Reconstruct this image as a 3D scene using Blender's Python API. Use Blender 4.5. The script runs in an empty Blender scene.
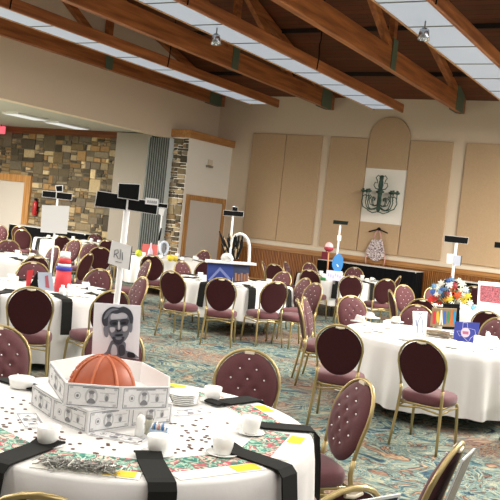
import bpy, bmesh, math, random
from mathutils import Vector, Matrix, Quaternion
random.seed(7)
SC = bpy.context.scene
COL = SC.collection
PI = math.pi
# ------------------------------------------------------------------ camera
EYE = Vector((0, 0, 1.85)); FPX = 801.486
RT = Vector((0.8606066918550337, 0.4980295207986954, 0.10640826258969191))
UP = Vector((-0.11313174456255155, -0.016762335546989367, 0.9934385901902762))
FW = Vector((-0.4965453960178955, 0.8669980510474242, -0.04191717038874942))
cam = bpy.data.objects.new('camera', bpy.data.cameras.new('camera')); COL.objects.link(cam)
m = Matrix((RT, UP, -FW)).transposed().to_4x4(); m.translation = EYE
cam.matrix_world = m
cam.data.sensor_width = 36; cam.data.lens = FPX / 500 * 36; cam.data.clip_end = 200
SC.camera = cam
# ------------------------------------------------------------------ world, exposure
SC.view_settings.view_transform = 'Standard'; SC.view_settings.look = 'None'
SC.view_settings.gamma = 1; SC.view_settings.use_curve_mapping = False
SC.view_settings.exposure = 0.68
W = bpy.data.worlds.new('world'); SC.world = W; W.use_nodes = True
W.node_tree.nodes['Background'].inputs[0].default_value = (0.97, 0.98, 1.0, 1)
W.node_tree.nodes['Background'].inputs[1].default_value = 0.42
# ------------------------------------------------------------------ large fill lights, added out of frame in line with the ceiling rows
def area(name, loc, sx, sy, power, col=(1, .95, .88)):
    l = bpy.data.lights.new(name, 'AREA'); l.shape = 'RECTANGLE'; l.size = sx; l.size_y = sy
    l.energy = power; l.color = col
    o = bpy.data.objects.new(name, l); o.location = loc; COL.objects.link(o); return o
for x, p in ((-11.15, 270), (-7.4, 200), (-3.8, 125), (-0.2, 110), (3.4, 130)):
    area('row_fill_light', (x, 3.2, 4.72), 0.6, 9.0, p)  # unseen fill over the near tables, stronger than the trough lenses give
area('row_fill_light', (-0.2, 13.0, 4.72), 0.6, 8.5, 1000)  # this and the next: added beyond the right edge to brighten the far walls
area('row_fill_light', (3.4, 13.0, 4.72), 0.6, 8.5, 620)
area('side_room_fill', (-17.0, 9.5, 3.7), 3.0, 5.0, 1900)  # added fill that lifts the stone wall and partition, not one of the strips

# ------------------------------------------------------------------ helpers: pixels of the photograph to points on real planes
def ray(x, y): return FW + RT * ((x - 250) / FPX) - UP * ((y - 250) / FPX)
def onZ(x, y, z):
    d = ray(x, y); return EYE + d * ((z - EYE.z) / d.z)
def onY(x, y, Y):
    d = ray(x, y); return EYE + d * (Y / d.y)
def onX(x, y, X):
    d = ray(x, y); return EYE + d * (X / d.x)
def S(h):
    h = h.lstrip('#'); v = [int(h[i:i+2], 16) / 255 for i in (0, 2, 4)]
    return tuple(c / 12.92 if c <= .04045 else ((c + .055) / 1.055) ** 2.4 for c in v) + (1,)
# ------------------------------------------------------------------ materials
def mat(name, col, rough=.7, metal=0, noise=0, nscale=20, bump=0, bscale=60, spec=.5, sheen=0):
    M = bpy.data.materials.new(name); M.use_nodes = True
    nt = M.node_tree; b = nt.nodes['Principled BSDF']
    c = S(col) if isinstance(col, str) else tuple(col) + (1,)
    b.inputs['Base Color'].default_value = c
    b.inputs['Roughness'].default_value = rough; b.inputs['Metallic'].default_value = metal
    b.inputs['Specular IOR Level'].default_value = spec
    if sheen: b.inputs['Sheen Weight'].default_value = sheen
    tc = nt.nodes.new('ShaderNodeTexCoord')
    if noise:
        n = nt.nodes.new('ShaderNodeTexNoise'); n.inputs['Scale'].default_value = nscale; n.inputs['Detail'].default_value = 4
        nt.links.new(tc.outputs['Object'], n.inputs['Vector'])
        r = nt.nodes.new('ShaderNodeValToRGB')
        r.color_ramp.elements[0].position = .3; r.color_ramp.elements[1].position = .7
        r.color_ramp.elements[0].color = tuple(v * (1 - noise) for v in c[:3]) + (1,)
        r.color_ramp.elements[1].color = tuple(min(1, v * (1 + noise)) for v in c[:3]) + (1,)
        nt.links.new(n.outputs['Fac'], r.inputs['Fac']); nt.links.new(r.outputs['Color'], b.inputs['Base Color'])
    if bump:
        n2 = nt.nodes.new('ShaderNodeTexNoise'); n2.inputs['Scale'].default_value = bscale
        nt.links.new(tc.outputs['Object'], n2.inputs['Vector'])
        bp = nt.nodes.new('ShaderNodeBump'); bp.inputs['Strength'].default_value = bump; bp.inputs['Distance'].default_value = .01
        nt.links.new(n2.outputs['Fac'], bp.inputs['Height']); nt.links.new(bp.outputs['Normal'], b.inputs['Normal'])
    return M
def wood(name, dark, light, scale=(1, 1, 1), rough=.5, dist=3):
    M = bpy.data.materials.new(name); M.use_nodes = True; nt = M.node_tree; b = nt.nodes['Principled BSDF']
    tc = nt.nodes.new('ShaderNodeTexCoord'); mp = nt.nodes.new('ShaderNodeMapping'); mp.inputs['Scale'].default_value = scale
    n = nt.nodes.new('ShaderNodeTexNoise'); n.inputs['Scale'].default_value = 2.0; n.inputs['Detail'].default_value = 6; n.inputs['Distortion'].default_value = dist * .1
    r = nt.nodes.new('ShaderNodeValToRGB'); r.color_ramp.elements[0].position = .35; r.color_ramp.elements[1].position = .68
    r.color_ramp.elements[0].color = S(dark); r.color_ramp.elements[1].color = S(light)
    L = nt.links.new
    L(tc.outputs['Object'], mp.inputs['Vector']); L(mp.outputs['Vector'], n.inputs['Vector']); L(n.outputs['Fac'], r.inputs['Fac']); L(r.outputs['Color'], b.inputs['Base Color'])
    b.inputs['Roughness'].default_value = rough
    return M
def emis(name, col, s):
    M = bpy.data.materials.new(name); M.use_nodes = True; b = M.node_tree.nodes['Principled BSDF']
    b.inputs['Base Color'].default_value = (.25, .25, .25, 1); b.inputs['Emission Color'].default_value = S(col); b.inputs['Emission Strength'].default_value = s
    return M
def carpet_mat():
    M = bpy.data.materials.new('carpet'); M.use_nodes = True; nt = M.node_tree; b = nt.nodes['Principled BSDF']; L = nt.links.new
    N = nt.nodes.new
    tc = N('ShaderNodeTexCoord')
    w = N('ShaderNodeTexNoise'); w.inputs['Scale'].default_value = 1.3; w.inputs['Detail'].default_value = 2; L(tc.outputs['Object'], w.inputs['Vector'])
    sub = N('ShaderNodeVectorMath'); sub.operation = 'SUBTRACT'; L(w.outputs['Color'], sub.inputs[0]); sub.inputs[1].default_value = (.5, .5, .5)
    sc = N('ShaderNodeVectorMath'); sc.operation = 'SCALE'; L(sub.outputs[0], sc.inputs[0]); sc.inputs['Scale'].default_value = 1.1
    ad = N('ShaderNodeVectorMath'); ad.operation = 'ADD'; L(tc.outputs['Object'], ad.inputs[0]); L(sc.outputs[0], ad.inputs[1])
    n = N('ShaderNodeTexNoise'); n.inputs['Scale'].default_value = 5.0; n.inputs['Detail'].default_value = 5; n.inputs['Roughness'].default_value = .6; n.inputs['Distortion'].default_value = .9
    L(ad.outputs[0], n.inputs['Vector'])
    r = N('ShaderNodeValToRGB'); cr = r.color_ramp; cr.interpolation = 'LINEAR'
    stops = [(.30, '#1c2b3c'), (.38, '#2f4a5a'), (.43, '#4f7478'), (.47, '#8f9a82'), (.49, '#b3a98a'), (.51, '#44696f'), (.545, '#7d9284'), (.575, '#2c3c44'), (.61, '#8c6248'), (.67, '#b09a74')]
    cr.elements[0].position = stops[0][0]; cr.elements[0].color = S(stops[0][1]); cr.elements[1].position = stops[-1][0]; cr.elements[1].color = S(stops[-1][1])
    for p, c in stops[1:-1]:
        e = cr.elements.new(p); e.color = S(c)
    L(n.outputs['Fac'], r.inputs['Fac'])
    # broad areas: rust medallions against teal ground
    n2 = N('ShaderNodeTexNoise'); n2.inputs['Scale'].default_value = .75; n2.inputs['Detail'].default_value = 1; L(tc.outputs['Object'], n2.inputs['Vector'])
    r2 = N('ShaderNodeValToRGB'); r2.color_ramp.elements[0].position = .5; r2.color_ramp.elements[1].position = .62
    r2.color_ramp.elements[0].color = (0, 0, 0, 1); r2.color_ramp.elements[1].color = (1, 1, 1, 1); L(n2.outputs['Fac'], r2.inputs['Fac'])
    n3 = N('ShaderNodeTexNoise'); n3.inputs['Scale'].default_value = 5.5; n3.inputs['Detail'].default_value = 4; n3.inputs['Distortion'].default_value = 2.0; L(ad.outputs[0], n3.inputs['Vector'])
    r3 = N('ShaderNodeValToRGB'); c3 = r3.color_ramp
    s3 = [(.33, '#4e322e'), (.42, '#8e5c48'), (.47, '#a69674'), (.52, '#7c4c42'), (.57, '#557275'), (.66, '#aa9878')]
    c3.elements[0].position = s3[0][0]; c3.elements[0].color = S(s3[0][1]); c3.elements[1].position = s3[-1][0]; c3.elements[1].color = S(s3[-1][1])
    for p, c in s3[1:-1]:
        e = c3.elements.new(p); e.color = S(c)
    L(n3.outputs['Fac'], r3.inputs['Fac'])
    mx = N('ShaderNodeMix'); mx.data_type = 'RGBA'; L(r2.outputs['Color'], mx.inputs['Factor']); L(r.outputs['Color'], mx.inputs['A']); L(r3.outputs['Color'], mx.inputs['B'])
    hs = N('ShaderNodeHueSaturation'); hs.inputs['Saturation'].default_value = .85; hs.inputs['Value'].default_value = .92; L(mx.outputs['Result'], hs.inputs['Color']); L(hs.outputs['Color'], b.inputs['Base Color']); b.inputs['Roughness'].default_value = .95; b.inputs['Specular IOR Level'].default_value = .1
    return M
def planks_mat():
    M = bpy.data.materials.new('deck_planks'); M.use_nodes = True; nt = M.node_tree; b = nt.nodes['Principled BSDF']; L = nt.links.new; N = nt.nodes.new
    tc = N('ShaderNodeTexCoord'); br = N('ShaderNodeTexBrick')
    br.inputs['Scale'].default_value = 1; br.inputs['Brick Width'].default_value = 3.5; br.inputs['Row Height'].default_value = .16; br.inputs['Mortar Size'].default_value = .006
    br.inputs['Color1'].default_value = S('#74462e'); br.inputs['Color2'].default_value = S('#653c27'); br.inputs['Mortar'].default_value = S('#3a2014')
    L(tc.outputs['Object'], br.inputs['Vector'])
    n = N('ShaderNodeTexNoise'); n.inputs['Scale'].default_value = 3; mp = N('ShaderNodeMapping'); mp.inputs['Scale'].default_value = (.5, 8, 8); L(tc.outputs['Object'], mp.inputs['Vector']); L(mp.outputs['Vector'], n.inputs['Vector'])
    mx = N('ShaderNodeMix'); mx.data_type = 'RGBA'; mx.blend_type = 'MULTIPLY'; mx.inputs['Factor'].default_value = .6
    L(br.outputs['Color'], mx.inputs['A']); L(n.outputs['Color'], mx.inputs['B'])
    hs = N('ShaderNodeHueSaturation'); hs.inputs['Saturation'].default_value = 1.1; hs.inputs['Value'].default_value = 1.2; L(mx.outputs['Result'], hs.inputs['Color'])
    L(hs.outputs['Color'], b.inputs['Base Color']); b.inputs['Roughness'].default_value = .7
    return M
def attr_mat(name, rough=.9):
    M = bpy.data.materials.new(name); M.use_nodes = True; nt = M.node_tree; b = nt.nodes['Principled BSDF']; L = nt.links.new; N = nt.nodes.new
    a = N('ShaderNodeAttribute'); a.attribute_name = 'stone'
    tc = N('ShaderNodeTexCoord'); n = N('ShaderNodeTexNoise'); n.inputs['Scale'].default_value = 14; n.inputs['Detail'].default_value = 5; L(tc.outputs['Object'], n.inputs['Vector'])
    r = N('ShaderNodeValToRGB'); r.color_ramp.elements[0].position = .3; r.color_ramp.elements[1].position = .7; r.color_ramp.elements[0].color = (.75, .75, .75, 1); r.color_ramp.elements[1].color = (1.0, 1.0, 1.0, 1); L(n.outputs['Fac'], r.inputs['Fac'])
    mx = N('ShaderNodeMix'); mx.data_type = 'RGBA'; mx.blend_type = 'MULTIPLY'; mx.inputs['Factor'].default_value = 1
    L(a.outputs['Color'], mx.inputs['A']); L(r.outputs['Color'], mx.inputs['B']); L(mx.outputs['Result'], b.inputs['Base Color'])
    bp = N('ShaderNodeBump'); bp.inputs['Strength'].default_value = .5; bp.inputs['Distance'].default_value = .02; L(n.outputs['Fac'], bp.inputs['Height']); L(bp.outputs['Normal'], b.inputs['Normal'])
    b.inputs['Roughness'].default_value = rough
    return M
def multi_noise(name, cols, scale=30, rough=.7, dist=0):
    M = bpy.data.materials.new(name); M.use_nodes = True; nt = M.node_tree; b = nt.nodes['Principled BSDF']; L = nt.links.new; N = nt.nodes.new
    tc = N('ShaderNodeTexCoord'); v = N('ShaderNodeTexNoise'); v.inputs['Scale'].default_value = scale; v.inputs['Detail'].default_value = 3; v.inputs['Distortion'].default_value = dist
    L(tc.outputs['Object'], v.inputs['Vector'])
    r = N('ShaderNodeValToRGB'); c = r.color_ramp; c.interpolation = 'CONSTANT'
    n = len(cols); ps = [.0] + [.34 + .32 * i / max(1, n - 2) for i in range(n - 1)]
    c.elements[0].position = 0; c.elements[0].color = S(cols[0]); c.elements[1].position = ps[1]; c.elements[1].color = S(cols[1])
    for p, k in zip(ps[2:], cols[2:]):
        e = c.elements.new(p); e.color = S(k)
    L(v.outputs['Fac'], r.inputs['Fac']); L(r.outputs['Color'], b.inputs['Base Color']); b.inputs['Roughness'].default_value = rough
    return M
M = {}
M['wall'] = mat('wall_paint', '#dbc8ae', .85, bump=.1, bscale=80)
M['cream'] = mat('cream_paint', '#dccfb8', .8)
M['panel'] = mat('fabric_panel', '#bfa27f', .95, noise=.04, nscale=30)
M['white_wall'] = mat('white_wall', '#efe9dc', .85)
M['carpet'] = carpet_mat(); M['deck'] = planks_mat(); M['stone'] = attr_mat('ledge_stone')
M['mortar'] = mat('mortar', '#6b6252', .95)
M['beam'] = wood('beam_wood', '#834b27', '#b8733f', (6, .4, 6), .45)
M['trimwood'] = wood('trim_wood', '#a8743f', '#c8965a', (8, 8, .5), .4)
M['wains'] = wood('wainscot_wood', '#8a5222', '#b5783a', (14, 14, .6), .45)
M['rail'] = wood('rail_wood', '#9a6732', '#bd8a50', (.5, 10, 10), .4)
M['steel_green'] = mat('green_steel', '#5e6f5c', .5, .3)
M['lens'] = emis('light_lens', '#cfdcea', .31)
M['lens2'] = emis('light_lens_side_room', '#eef0ea', .5)
M['divider'] = mat('lens_divider', '#7d7c70', .5)
M['grey_panel'] = mat('grey_partition', '#a0978a', .8)
M['grey_edge'] = mat('partition_edge', '#5c5c56', .6)
M['accordion'] = mat('accordion_vinyl', '#cfd6d4', .5)
M['cardoor'] = mat('painted_door', '#cfc6ba', .6)
M['cloth'] = mat('white_tablecloth', '#dddcd8', .8, bump=.08, bscale=40, sheen=.2)
M['black_cloth'] = mat('black_napkin', '#12130f', .85, spec=.3)
M['black_drape'] = mat('black_drape', '#08080a', .95, spec=.2)
M['mauve'] = mat('mauve_fabric', '#563033', .85, noise=.12, nscale=150, sheen=.15, spec=.3)
M['seatm'] = mat('seat_fabric', '#61393d', .85, noise=.10, nscale=150, sheen=.2, spec=.3)
M['maroon'] = mat('dark_maroon_back', '#3c1a1d', .8, noise=.1, nscale=60, spec=.2)
M['gold'] = mat('gold_frame', '#ab9868', .33, .65, noise=.05, nscale=8)
M['goldlight'] = mat('pale_gold_grip', '#eadfc8', .4, .2)
M['crystal'] = mat('crystal_button', '#f2ecec', .15, .2)
M['china'] = mat('white_china', '#f2f2ee', .25)
M['white'] = mat('white_card', '#eeeeec', .6)
M['white2'] = mat('white_foam_board', '#dcdcd8', .7)
M['paper'] = mat('paper', '#eceade', .8)
M['black'] = mat('black_board', '#0c0d0d', .8, spec=.2)
M['orange'] = mat('orange_dome', '#a24d29', .5, noise=.12, nscale=12)
M['orange2'] = mat('orange_rib', '#b8623a', .5)
M['yellow'] = mat('yellow_label', '#e6c528', .6)
M['copper'] = mat('copper_coin', '#5e4034', .5, .3)
M['silver'] = mat('silver_bits', '#8d8d88', .35, .7)
M['glass'] = mat('jar_glass', '#b9b6a4', .1, 0)
M['blue'] = mat('blue_card', '#34409a', .6)
M['skyblue'] = mat('blue_pick', '#3d86c6', .5)
M['red'] = mat('red_card', '#c8323a', .6)
M['pinkred'] = mat('pink_red', '#e2756e', .6)
M['darkblue'] = mat('dark_blue', '#1c2340', .6)
M['floral'] = multi_noise('floral_placemat', ['#1f6d60', '#2f8a76', '#a8c4ae', '#17705f', '#b8505c', '#cfc4b2', '#1a6a5a', '#3c9480'], 15, .6, .8)
M['bill'] = mat('bill_paper', '#e6e6e6', .7, noise=.05, nscale=120)
M['ink'] = mat('bill_ink', '#848488', .8)
M['ink2'] = mat('bill_ink_light', '#c2c2c2', .8)
M['exit'] = emis('exit_red', '#e0405c', .8)
M['iron'] = mat('green_black_iron', '#3c5548', .7, .1)
M['dress'] = multi_noise('floral_dress', ['#2a2226', '#b9aaa6', '#e6dcd8', '#6d5560', '#d7c9c6', '#3a2d33'], 16, .8, .6)
M['palepink'] = mat('pink_strap', '#d6a29a', .7)
M['green'] = mat('green_ribbon', '#2f7f4a', .6)
M['lilac'] = mat('lilac', '#b9b6d8', .6)
M['extred'] = mat('extinguisher_red', '#b02326', .35)
# ------------------------------------------------------------------ mesh helpers
def box(bm, c, s, rot=None, mi=0):
    v = []
    for k in range(8):
        p = Vector(((k & 1) - .5, ((k >> 1) & 1) - .5, ((k >> 2) & 1) - .5)); p = Vector((p.x * s[0], p.y * s[1], p.z * s[2]))
        if rot is not None: p = rot @ p
        v.append(bm.verts.new(p + Vector(c)))
    for f in ((0, 2, 3, 1), (4, 5, 7, 6), (0, 1, 5, 4), (2, 6, 7, 3), (0, 4, 6, 2), (1, 3, 7, 5)):
        q = bm.faces.new([v[i] for i in f]); q.material_index = mi
def boxb(bm, x0, x1, y0, y1, z0, z1, mi=0):
    box(bm, ((x0 + x1) / 2, (y0 + y1) / 2, (z0 + z1) / 2), (x1 - x0, y1 - y0, z1 - z0), None, mi)
def tube(bm, pts, r, n=8, closed=False, mi=0, cap=True, r2=None):
    pts = [Vector(p) for p in pts]; rings = []; N = len(pts); prev = None
    for i, p in enumerate(pts):
        if closed: t = (pts[(i + 1) % N] - pts[i - 1]).normalized()
        else: t = ((pts[min(i + 1, N - 1)] - pts[max(i - 1, 0)])).normalized()
        if prev is None:
            a = Vector((0, 0, 1)) if abs(t.z) < .9 else Vector((0, 1, 0)); u = (a - t * a.dot(t)).normalized()
        else: u = (prev - t * prev.dot(t)).normalized()
        prev = u; w = t.cross(u)
        rr = r[i] if isinstance(r, (list, tuple)) else r; ru = rr; rw = r2 if r2 else rr
        rings.append([bm.verts.new(p + u * (ru * math.cos(2 * PI * k / n)) + w * (rw * math.sin(2 * PI * k / n))) for k in range(n)])
    M_ = N if closed else N - 1
    for i in range(M_):
        a, b = rings[i], rings[(i + 1) % N]
        for k in range(n):
            f = bm.faces.new((a[k], a[(k + 1) % n], b[(k + 1) % n], b[k])); f.smooth = True; f.material_index = mi
    if cap and not closed:
        bm.faces.new(rings[0][::-1]).material_index = mi; bm.faces.new(rings[-1]).material_index = mi
def lathe(bm, prof, n=24, c=(0, 0, 0), mi=0, cap=True):
    c = Vector(c); rings = []
    for r, z in prof:
        rings.append([bm.verts.new(c + Vector((max(r, 1e-4) * math.cos(2 * PI * k / n), max(r, 1e-4) * math.sin(2 * PI * k / n), z))) for k in range(n)])
    for a, b in zip(rings, rings[1:]):
        for k in range(n):
            f = bm.faces.new((a[k], a[(k + 1) % n], b[(k + 1) % n], b[k])); f.smooth = True; f.material_index = mi
    if cap:
        bm.faces.new(rings[0][::-1]).material_index = mi; bm.faces.new(rings[-1]).material_index = mi
def prism(bm, poly, d, o=(0, 0, 0), U=(1, 0, 0), V=(0, 0, 1), mi=0):
    """poly (u,v) extruded by vector d"""
    o = Vector(o); U = Vector(U); V = Vector(V); d = Vector(d)
    a = [bm.verts.new(o + U * u + V * v) for u, v in poly]; b = [bm.verts.new(x.co + d) for x in a]; n = len(a)
    bm.faces.new(a).material_index = mi; bm.faces.new(b[::-1]).material_index = mi
    for i in range(n): bm.faces.new((a[i], b[i], b[(i + 1) % n], a[(i + 1) % n])).material_index = mi
def ell(cx, cy, rx, ry, n=20, a0=0, a1=2 * PI): 
    full = abs(a1 - a0 - 2 * PI) < 1e-6; k = n if full else n - 1
    return [(cx + rx * math.cos(a0 + (a1 - a0) * i / k), cy + ry * math.sin(a0 + (a1 - a0) * i / k)) for i in range(n)]
def smooth_poly(pts, k=4):
    n = len(pts); out = []
    for i in range(n):
        p0, p1, p2, p3 = pts[i - 1], pts[i], pts[(i + 1) % n], pts[(i + 2) % n]
        for j in range(k):
            t = j / k
            out.append(tuple(.5 * ((2 * p1[a]) + (-p0[a] + p2[a]) * t + (2 * p0[a] - 5 * p1[a] + 4 * p2[a] - p3[a]) * t * t + (-p0[a] + 3 * p1[a] - 3 * p2[a] + p3[a]) * t ** 3) for a in (0, 1)))
    return out
def obj(name, bm, mats, parent=None, loc=None, rotz=None, bevel=0, smooth=False):
    bmesh.ops.recalc_face_normals(bm, faces=bm.faces)
    me = bpy.data.meshes.new(name); bm.to_mesh(me); bm.free()
    for k in (mats if isinstance(mats, (list, tuple)) else [mats]): me.materials.append(k)
    if smooth:
        for p in me.polygons: p.use_smooth = True
    o = bpy.data.objects.new(name, me); COL.objects.link(o)
    if parent: o.parent = parent
    if loc is not None: o.location = loc
    if rotz is not None: o.rotation_euler = (0, 0, rotz)
    if bevel:
        b = o.modifiers.new('bevel', 'BEVEL'); b.width = bevel; b.segments = 2; b.limit_method = 'ANGLE'
    return o
def B(): return bmesh.new()
def tag(o, label, cat, group=None, kind=None):
    o['label'] = label; o['category'] = cat
    if group: o['group'] = group
    if kind: o['kind'] = kind
    return o
def thing(name, label, cat, loc=(0, 0, 0), rotz=0, group=None):
    o = bpy.data.objects.new(name, None); o.empty_display_size = .1; COL.objects.link(o); o.location = loc; o.rotation_euler = (0, 0, rotz)
    return tag(o, label, cat, group)
def struct(name, bm, mats, parent=None, **k):
    o = obj(name, bm, mats, parent, **k)
    if parent is None: o['kind'] = 'structure'
    return o
def children(o): return [c for c in list(o.children)]
def dup(root, loc, rotz, label=None, group=None, scale=None):
    def cp(o, par):
        c = o.copy(); COL.objects.link(c)
        if par is not None: c.parent = par; c.matrix_parent_inverse = o.matrix_parent_inverse
        for ch in children(o): cp(ch, c)
        return c
    r = cp(root, None); r.location = loc; r.rotation_euler = (0, 0, rotz)
    if label: r['label'] = label
    if group: r['group'] = group
    if scale: r.scale = (scale,) * 3
    return r
# proto management: first use moves the source itself
class Proto:
    def __init__(s, o): s.o = o; s.used = False
    def place(s, loc, rotz=0, label=None, group=None, scale=None):
        if not s.used:
            s.used = True; s.o.location = loc; s.o.rotation_euler = (0, 0, rotz)
            if label: s.o['label'] = label
            if group: s.o['group'] = group
            if scale: s.o.scale = (scale,) * 3
            return s.o
        return dup(s.o, loc, rotz, label, group, scale)
# ================================================================== SETTING
YB = 20.0; XL = -12.96; XBLK = -12.41; YC = 17.78; DS = .30; ZD = 5.3
RID = 4.0; ZR = ZD + DS * (YB - RID)
bm = B(); boxb(bm, -27, 10, -12, 20.3, -.2, 0); struct('floor', bm, M['carpet'])
bm = B(); boxb(bm, XL - .4, 10, YB, YB + .25, 0, ZD + .4); struct('wall_back', bm, M['wall'])
bm = B(); boxb(bm, -27, 10, -12.2, -12, 0, 9); struct('wall_front', bm, M['wall'])  # unseen wall behind the camera, added to hold back world light
bm = B()   # left wall above the folding partition opening
prism(bm, [(-12, 3.72), (YC + .1, 3.72), (YC + .1, 0), (YB, 0), (YB, ZD - .02), (RID, ZR - .02), (-12, ZR - DS * 16)], (-.3, 0, 0), (XL, 0, 0), (0, 1, 0), (0, 0, 1)); struct('wall_left', bm, M['wall'])
bm = B()   # ceiling deck of planks, sloping up towards the ridge
prism(bm, [(YB + .3, ZD - .09), (RID, ZR), (-12, ZR - DS * 16), (-12, ZR - DS * 16 + .15), (RID, ZR + .15), (YB + .3, ZD + .06)], (24, 0, 0), (-13.6, 0, 0), (0, 1, 0), (0, 0, 1)); struct('ceiling', bm, M['deck'])
bm = B()
for y in (18.63, 16.65, 14.75, 12.9, 11.0):
    z = ZD + DS * (YB - y); boxb(bm, -13.2, 10, y - .025, y + .025, z - .10, z + .0)
struct('trim_1', bm, mat('dark_seam', '#24150d', .8))
# back wall: wainscot, rail, ledge
bm = B(); pts = []; x = XBLK; i = 0
vt, vb = [], []
while x < 8:
    for dx, dy in ((0, 0), (.026, 0), (.030, .04), (.046, .04)):
        vt.append(bm.verts.new((x + dx, YB - .05 + dy, 1.0))); vb.append(bm.verts.new((x + dx, YB - .05 + dy, 0.0)))
    x += .05
for a in range(len(vt) - 1): bm.faces.new((vb[a], vb[a + 1], vt[a + 1], vt[a]))
struct('trim_2', bm, M['wains'])
bm = B(); boxb(bm, XBLK, 8, YB - .09, YB, 1.0, 1.1); boxb(bm, XBLK, 8, YB - .07, YB, .96, 1.0); struct('trim_3', bm, M['rail'], bevel=.008)
bm = B(); boxb(bm, XBLK, 8, YB - .07, YB, 1.1, 1.19); struct('trim_4', bm, M['cream'], bevel=.01)
bm = B(); boxb(bm, XBLK, 8, YB - .08, YB - .05, 0, .12); struct('baseboard_back', bm, M['rail'])
# fabric wall panels: each its own thing
def wpanel(x0, x1, z0, z1, label):
    bm = B(); boxb(bm, x0 + .006, x1 - .006, YB - .055, YB - .001, z0, z1)
    tag(obj('wall_panel', bm, M['panel'], bevel=.012), label, 'wall panel', 'tan fabric wall panels')
wpanel(-11.73, -10.64, 1.24, 4.24, 'tall tan fabric wall panel farthest left, next to the corner door')
wpanel(-10.64, -9.52, 1.24, 4.24, 'tall tan fabric wall panel, second from the corner door, butting its neighbour')
wpanel(-9.29, -8.18, 1.24, 4.24, 'tall tan fabric wall panel just left of the chandelier niche')
wpanel(-7.02, -5.89, 1.24, 4.24, 'tall tan fabric wall panel just right of the chandelier niche')
wpanel(-5.57, -4.3, 1.24, 4.24, 'tall tan fabric wall panel at the right edge of the picture')
wpanel(-4.3, -3.1, 1.24, 4.24, 'tan fabric wall panel beyond the right edge, beside its twin')
wpanel(-8.17, -7.03, 1.24, 2.03, 'short tan fabric wall panel below the chandelier niche, behind the dress')
bm = B(); cx = -7.6; rr = .565
prism(bm, [(cx - rr, 3.46), (cx + rr, 3.46)] + [(cx + rr * math.cos(a * PI / 24), 4.26 + rr * math.sin(a * PI / 24)) for a in range(25)], (0, -.055, 0), (0, YB - .001, 0))
tag(obj('wall_panel', bm, M['panel'], bevel=.012), 'tan round-arched fabric panel above the chandelier niche', 'wall panel', 'tan fabric wall panels')
bm = B(); boxb(bm, -8.17, -7.03, YB - .02, YB - .001, 2.03, 3.46); tag(obj('niche_panel', bm, M['white_wall']), 'pale cream backing panel behind the iron chandelier', 'wall panel')
# corner block with door
bm = B(); boxb(bm, XL, XBLK, YC, YB, 0, 3.77); struct('wall_corner', bm, M['white_wall'])
bm = B()
prism(bm, [(-13.14, YC - .09), (XBLK + .09, YC - .09), (XBLK + .09, YB), (XL + .02, YB), (XL + .02, YC + .2), (-13.14, YC + .2)], (0, 0, .2), (0, 0, 3.77), (1, 0, 0), (0, 1, 0))
struct('trim_5', bm, wood('cap_wood', '#a06a38', '#c08c52', (6, .6, 6), .4), bevel=.012)
def door_frame(y0, y1, z1, w, X, nm, nf):
    t = bpy.data.objects.new(nm, None); COL.objects.link(t); t['kind'] = 'structure'
    bm = B(); boxb(bm, X, X + .06, y0, y0 + w, 0, z1); boxb(bm, X, X + .06, y1 - w, y1, 0, z1); boxb(bm, X, X + .06, y0 + w, y1 - w, z1 - w, z1)
    obj('door_frame', bm, M['trimwood'], t, bevel=.008)
    bm = B(); boxb(bm, X, X + .02, y0 + w, y1 - w, 0, z1 - w); obj('door_leaf', bm, M['cardoor'], t)
    return t
door_frame(17.9, 19.88, 2.26, .14, XBLK, 'door_1', 0)
# stones
SCOL = ['#979184', '#a59c8a', '#b0a794', '#8e8676', '#857d6e', '#a0937b', '#bcb29e', '#918a7e', '#a8977c', '#7c7568']
def stones(name, x0, x1, z0, z1, y, big=.42, seed=3, depth=.05):
    rnd = random.Random(seed); bm = B(); lay = bm.loops.layers.color.new('stone')
    def cell(a, b, c, d, lv=0):
        w, h = b - a, d - c
        mx = big * rnd.choice((.45, .8, 1.0, 1.5)) ; mh = mx * rnd.choice((.35, .6, .9))
        if (w > mx or h > mh) and lv < 14 and (w > .13 or h > .09):
            if w / mx > h / mh and w > .13:
                s = a + w * rnd.uniform(.32, .68); cell(a, s, c, d, lv + 1); cell(s, b, c, d, lv + 1)
            elif h > .09:
                s = c + h * rnd.uniform(.32, .68); cell(a, b, c, s, lv + 1); cell(a, b, s, d, lv + 1)
            else: emit(a, b, c, d)
            return
        emit(a, b, c, d)
    def emit(a, b, c, d):
        g = .006; e = lambda: rnd.uniform(-.012, .012); dp = depth * rnd.uniform(.4, 1.1)
        q = [(a + g + e(), c + g + e()), (b - g + e(), c + g + e()), (b - g + e(), d - g + e()), (a + g + e(), d - g + e())]
        cc = S(rnd.choice(SCOL)); k = rnd.uniform(1.35, 1.8); cc = tuple(min(1, v * k) for v in cc[:3]) + (1,)
        back = [bm.verts.new((u, y, v)) for u, v in q]
        ins = .012; cx_, cz = (a + b) / 2, (c + d) / 2
        fr = [bm.verts.new((u + (ins if u < cx_ else -ins), y - dp, v + (ins if v < cz else -ins))) for u, v in q]
        fs = [bm.faces.new(fr)] + [bm.faces.new((back[i], back[(i + 1) % 4], fr[(i + 1) % 4], fr[i])) for i in range(4)]
        for f in fs:
            for l in f.loops: l[lay] = cc
    cell(x0, x1, z0, z1)
    o = obj(name, bm, M['stone']); return o
YS = 18.1
o = stones('trim_6', -27, -18.32, 2.35, 3.68, YS, seed=5); o['kind'] = 'structure'
o = stones('trim_7', -18.32, -13.6, 0, 3.68, YS, seed=11); o['kind'] = 'structure'
o = stones('trim_8', -12.95, XBLK - .005, 0, 3.74, YC, big=.34, seed=21, depth=.04); o['kind'] = 'structure'
bm = B(); boxb(bm, -27, XL - .3, YS - .01, YS + .25, 0, 3.9); struct('wall_stone', bm, M['mortar'])
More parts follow.
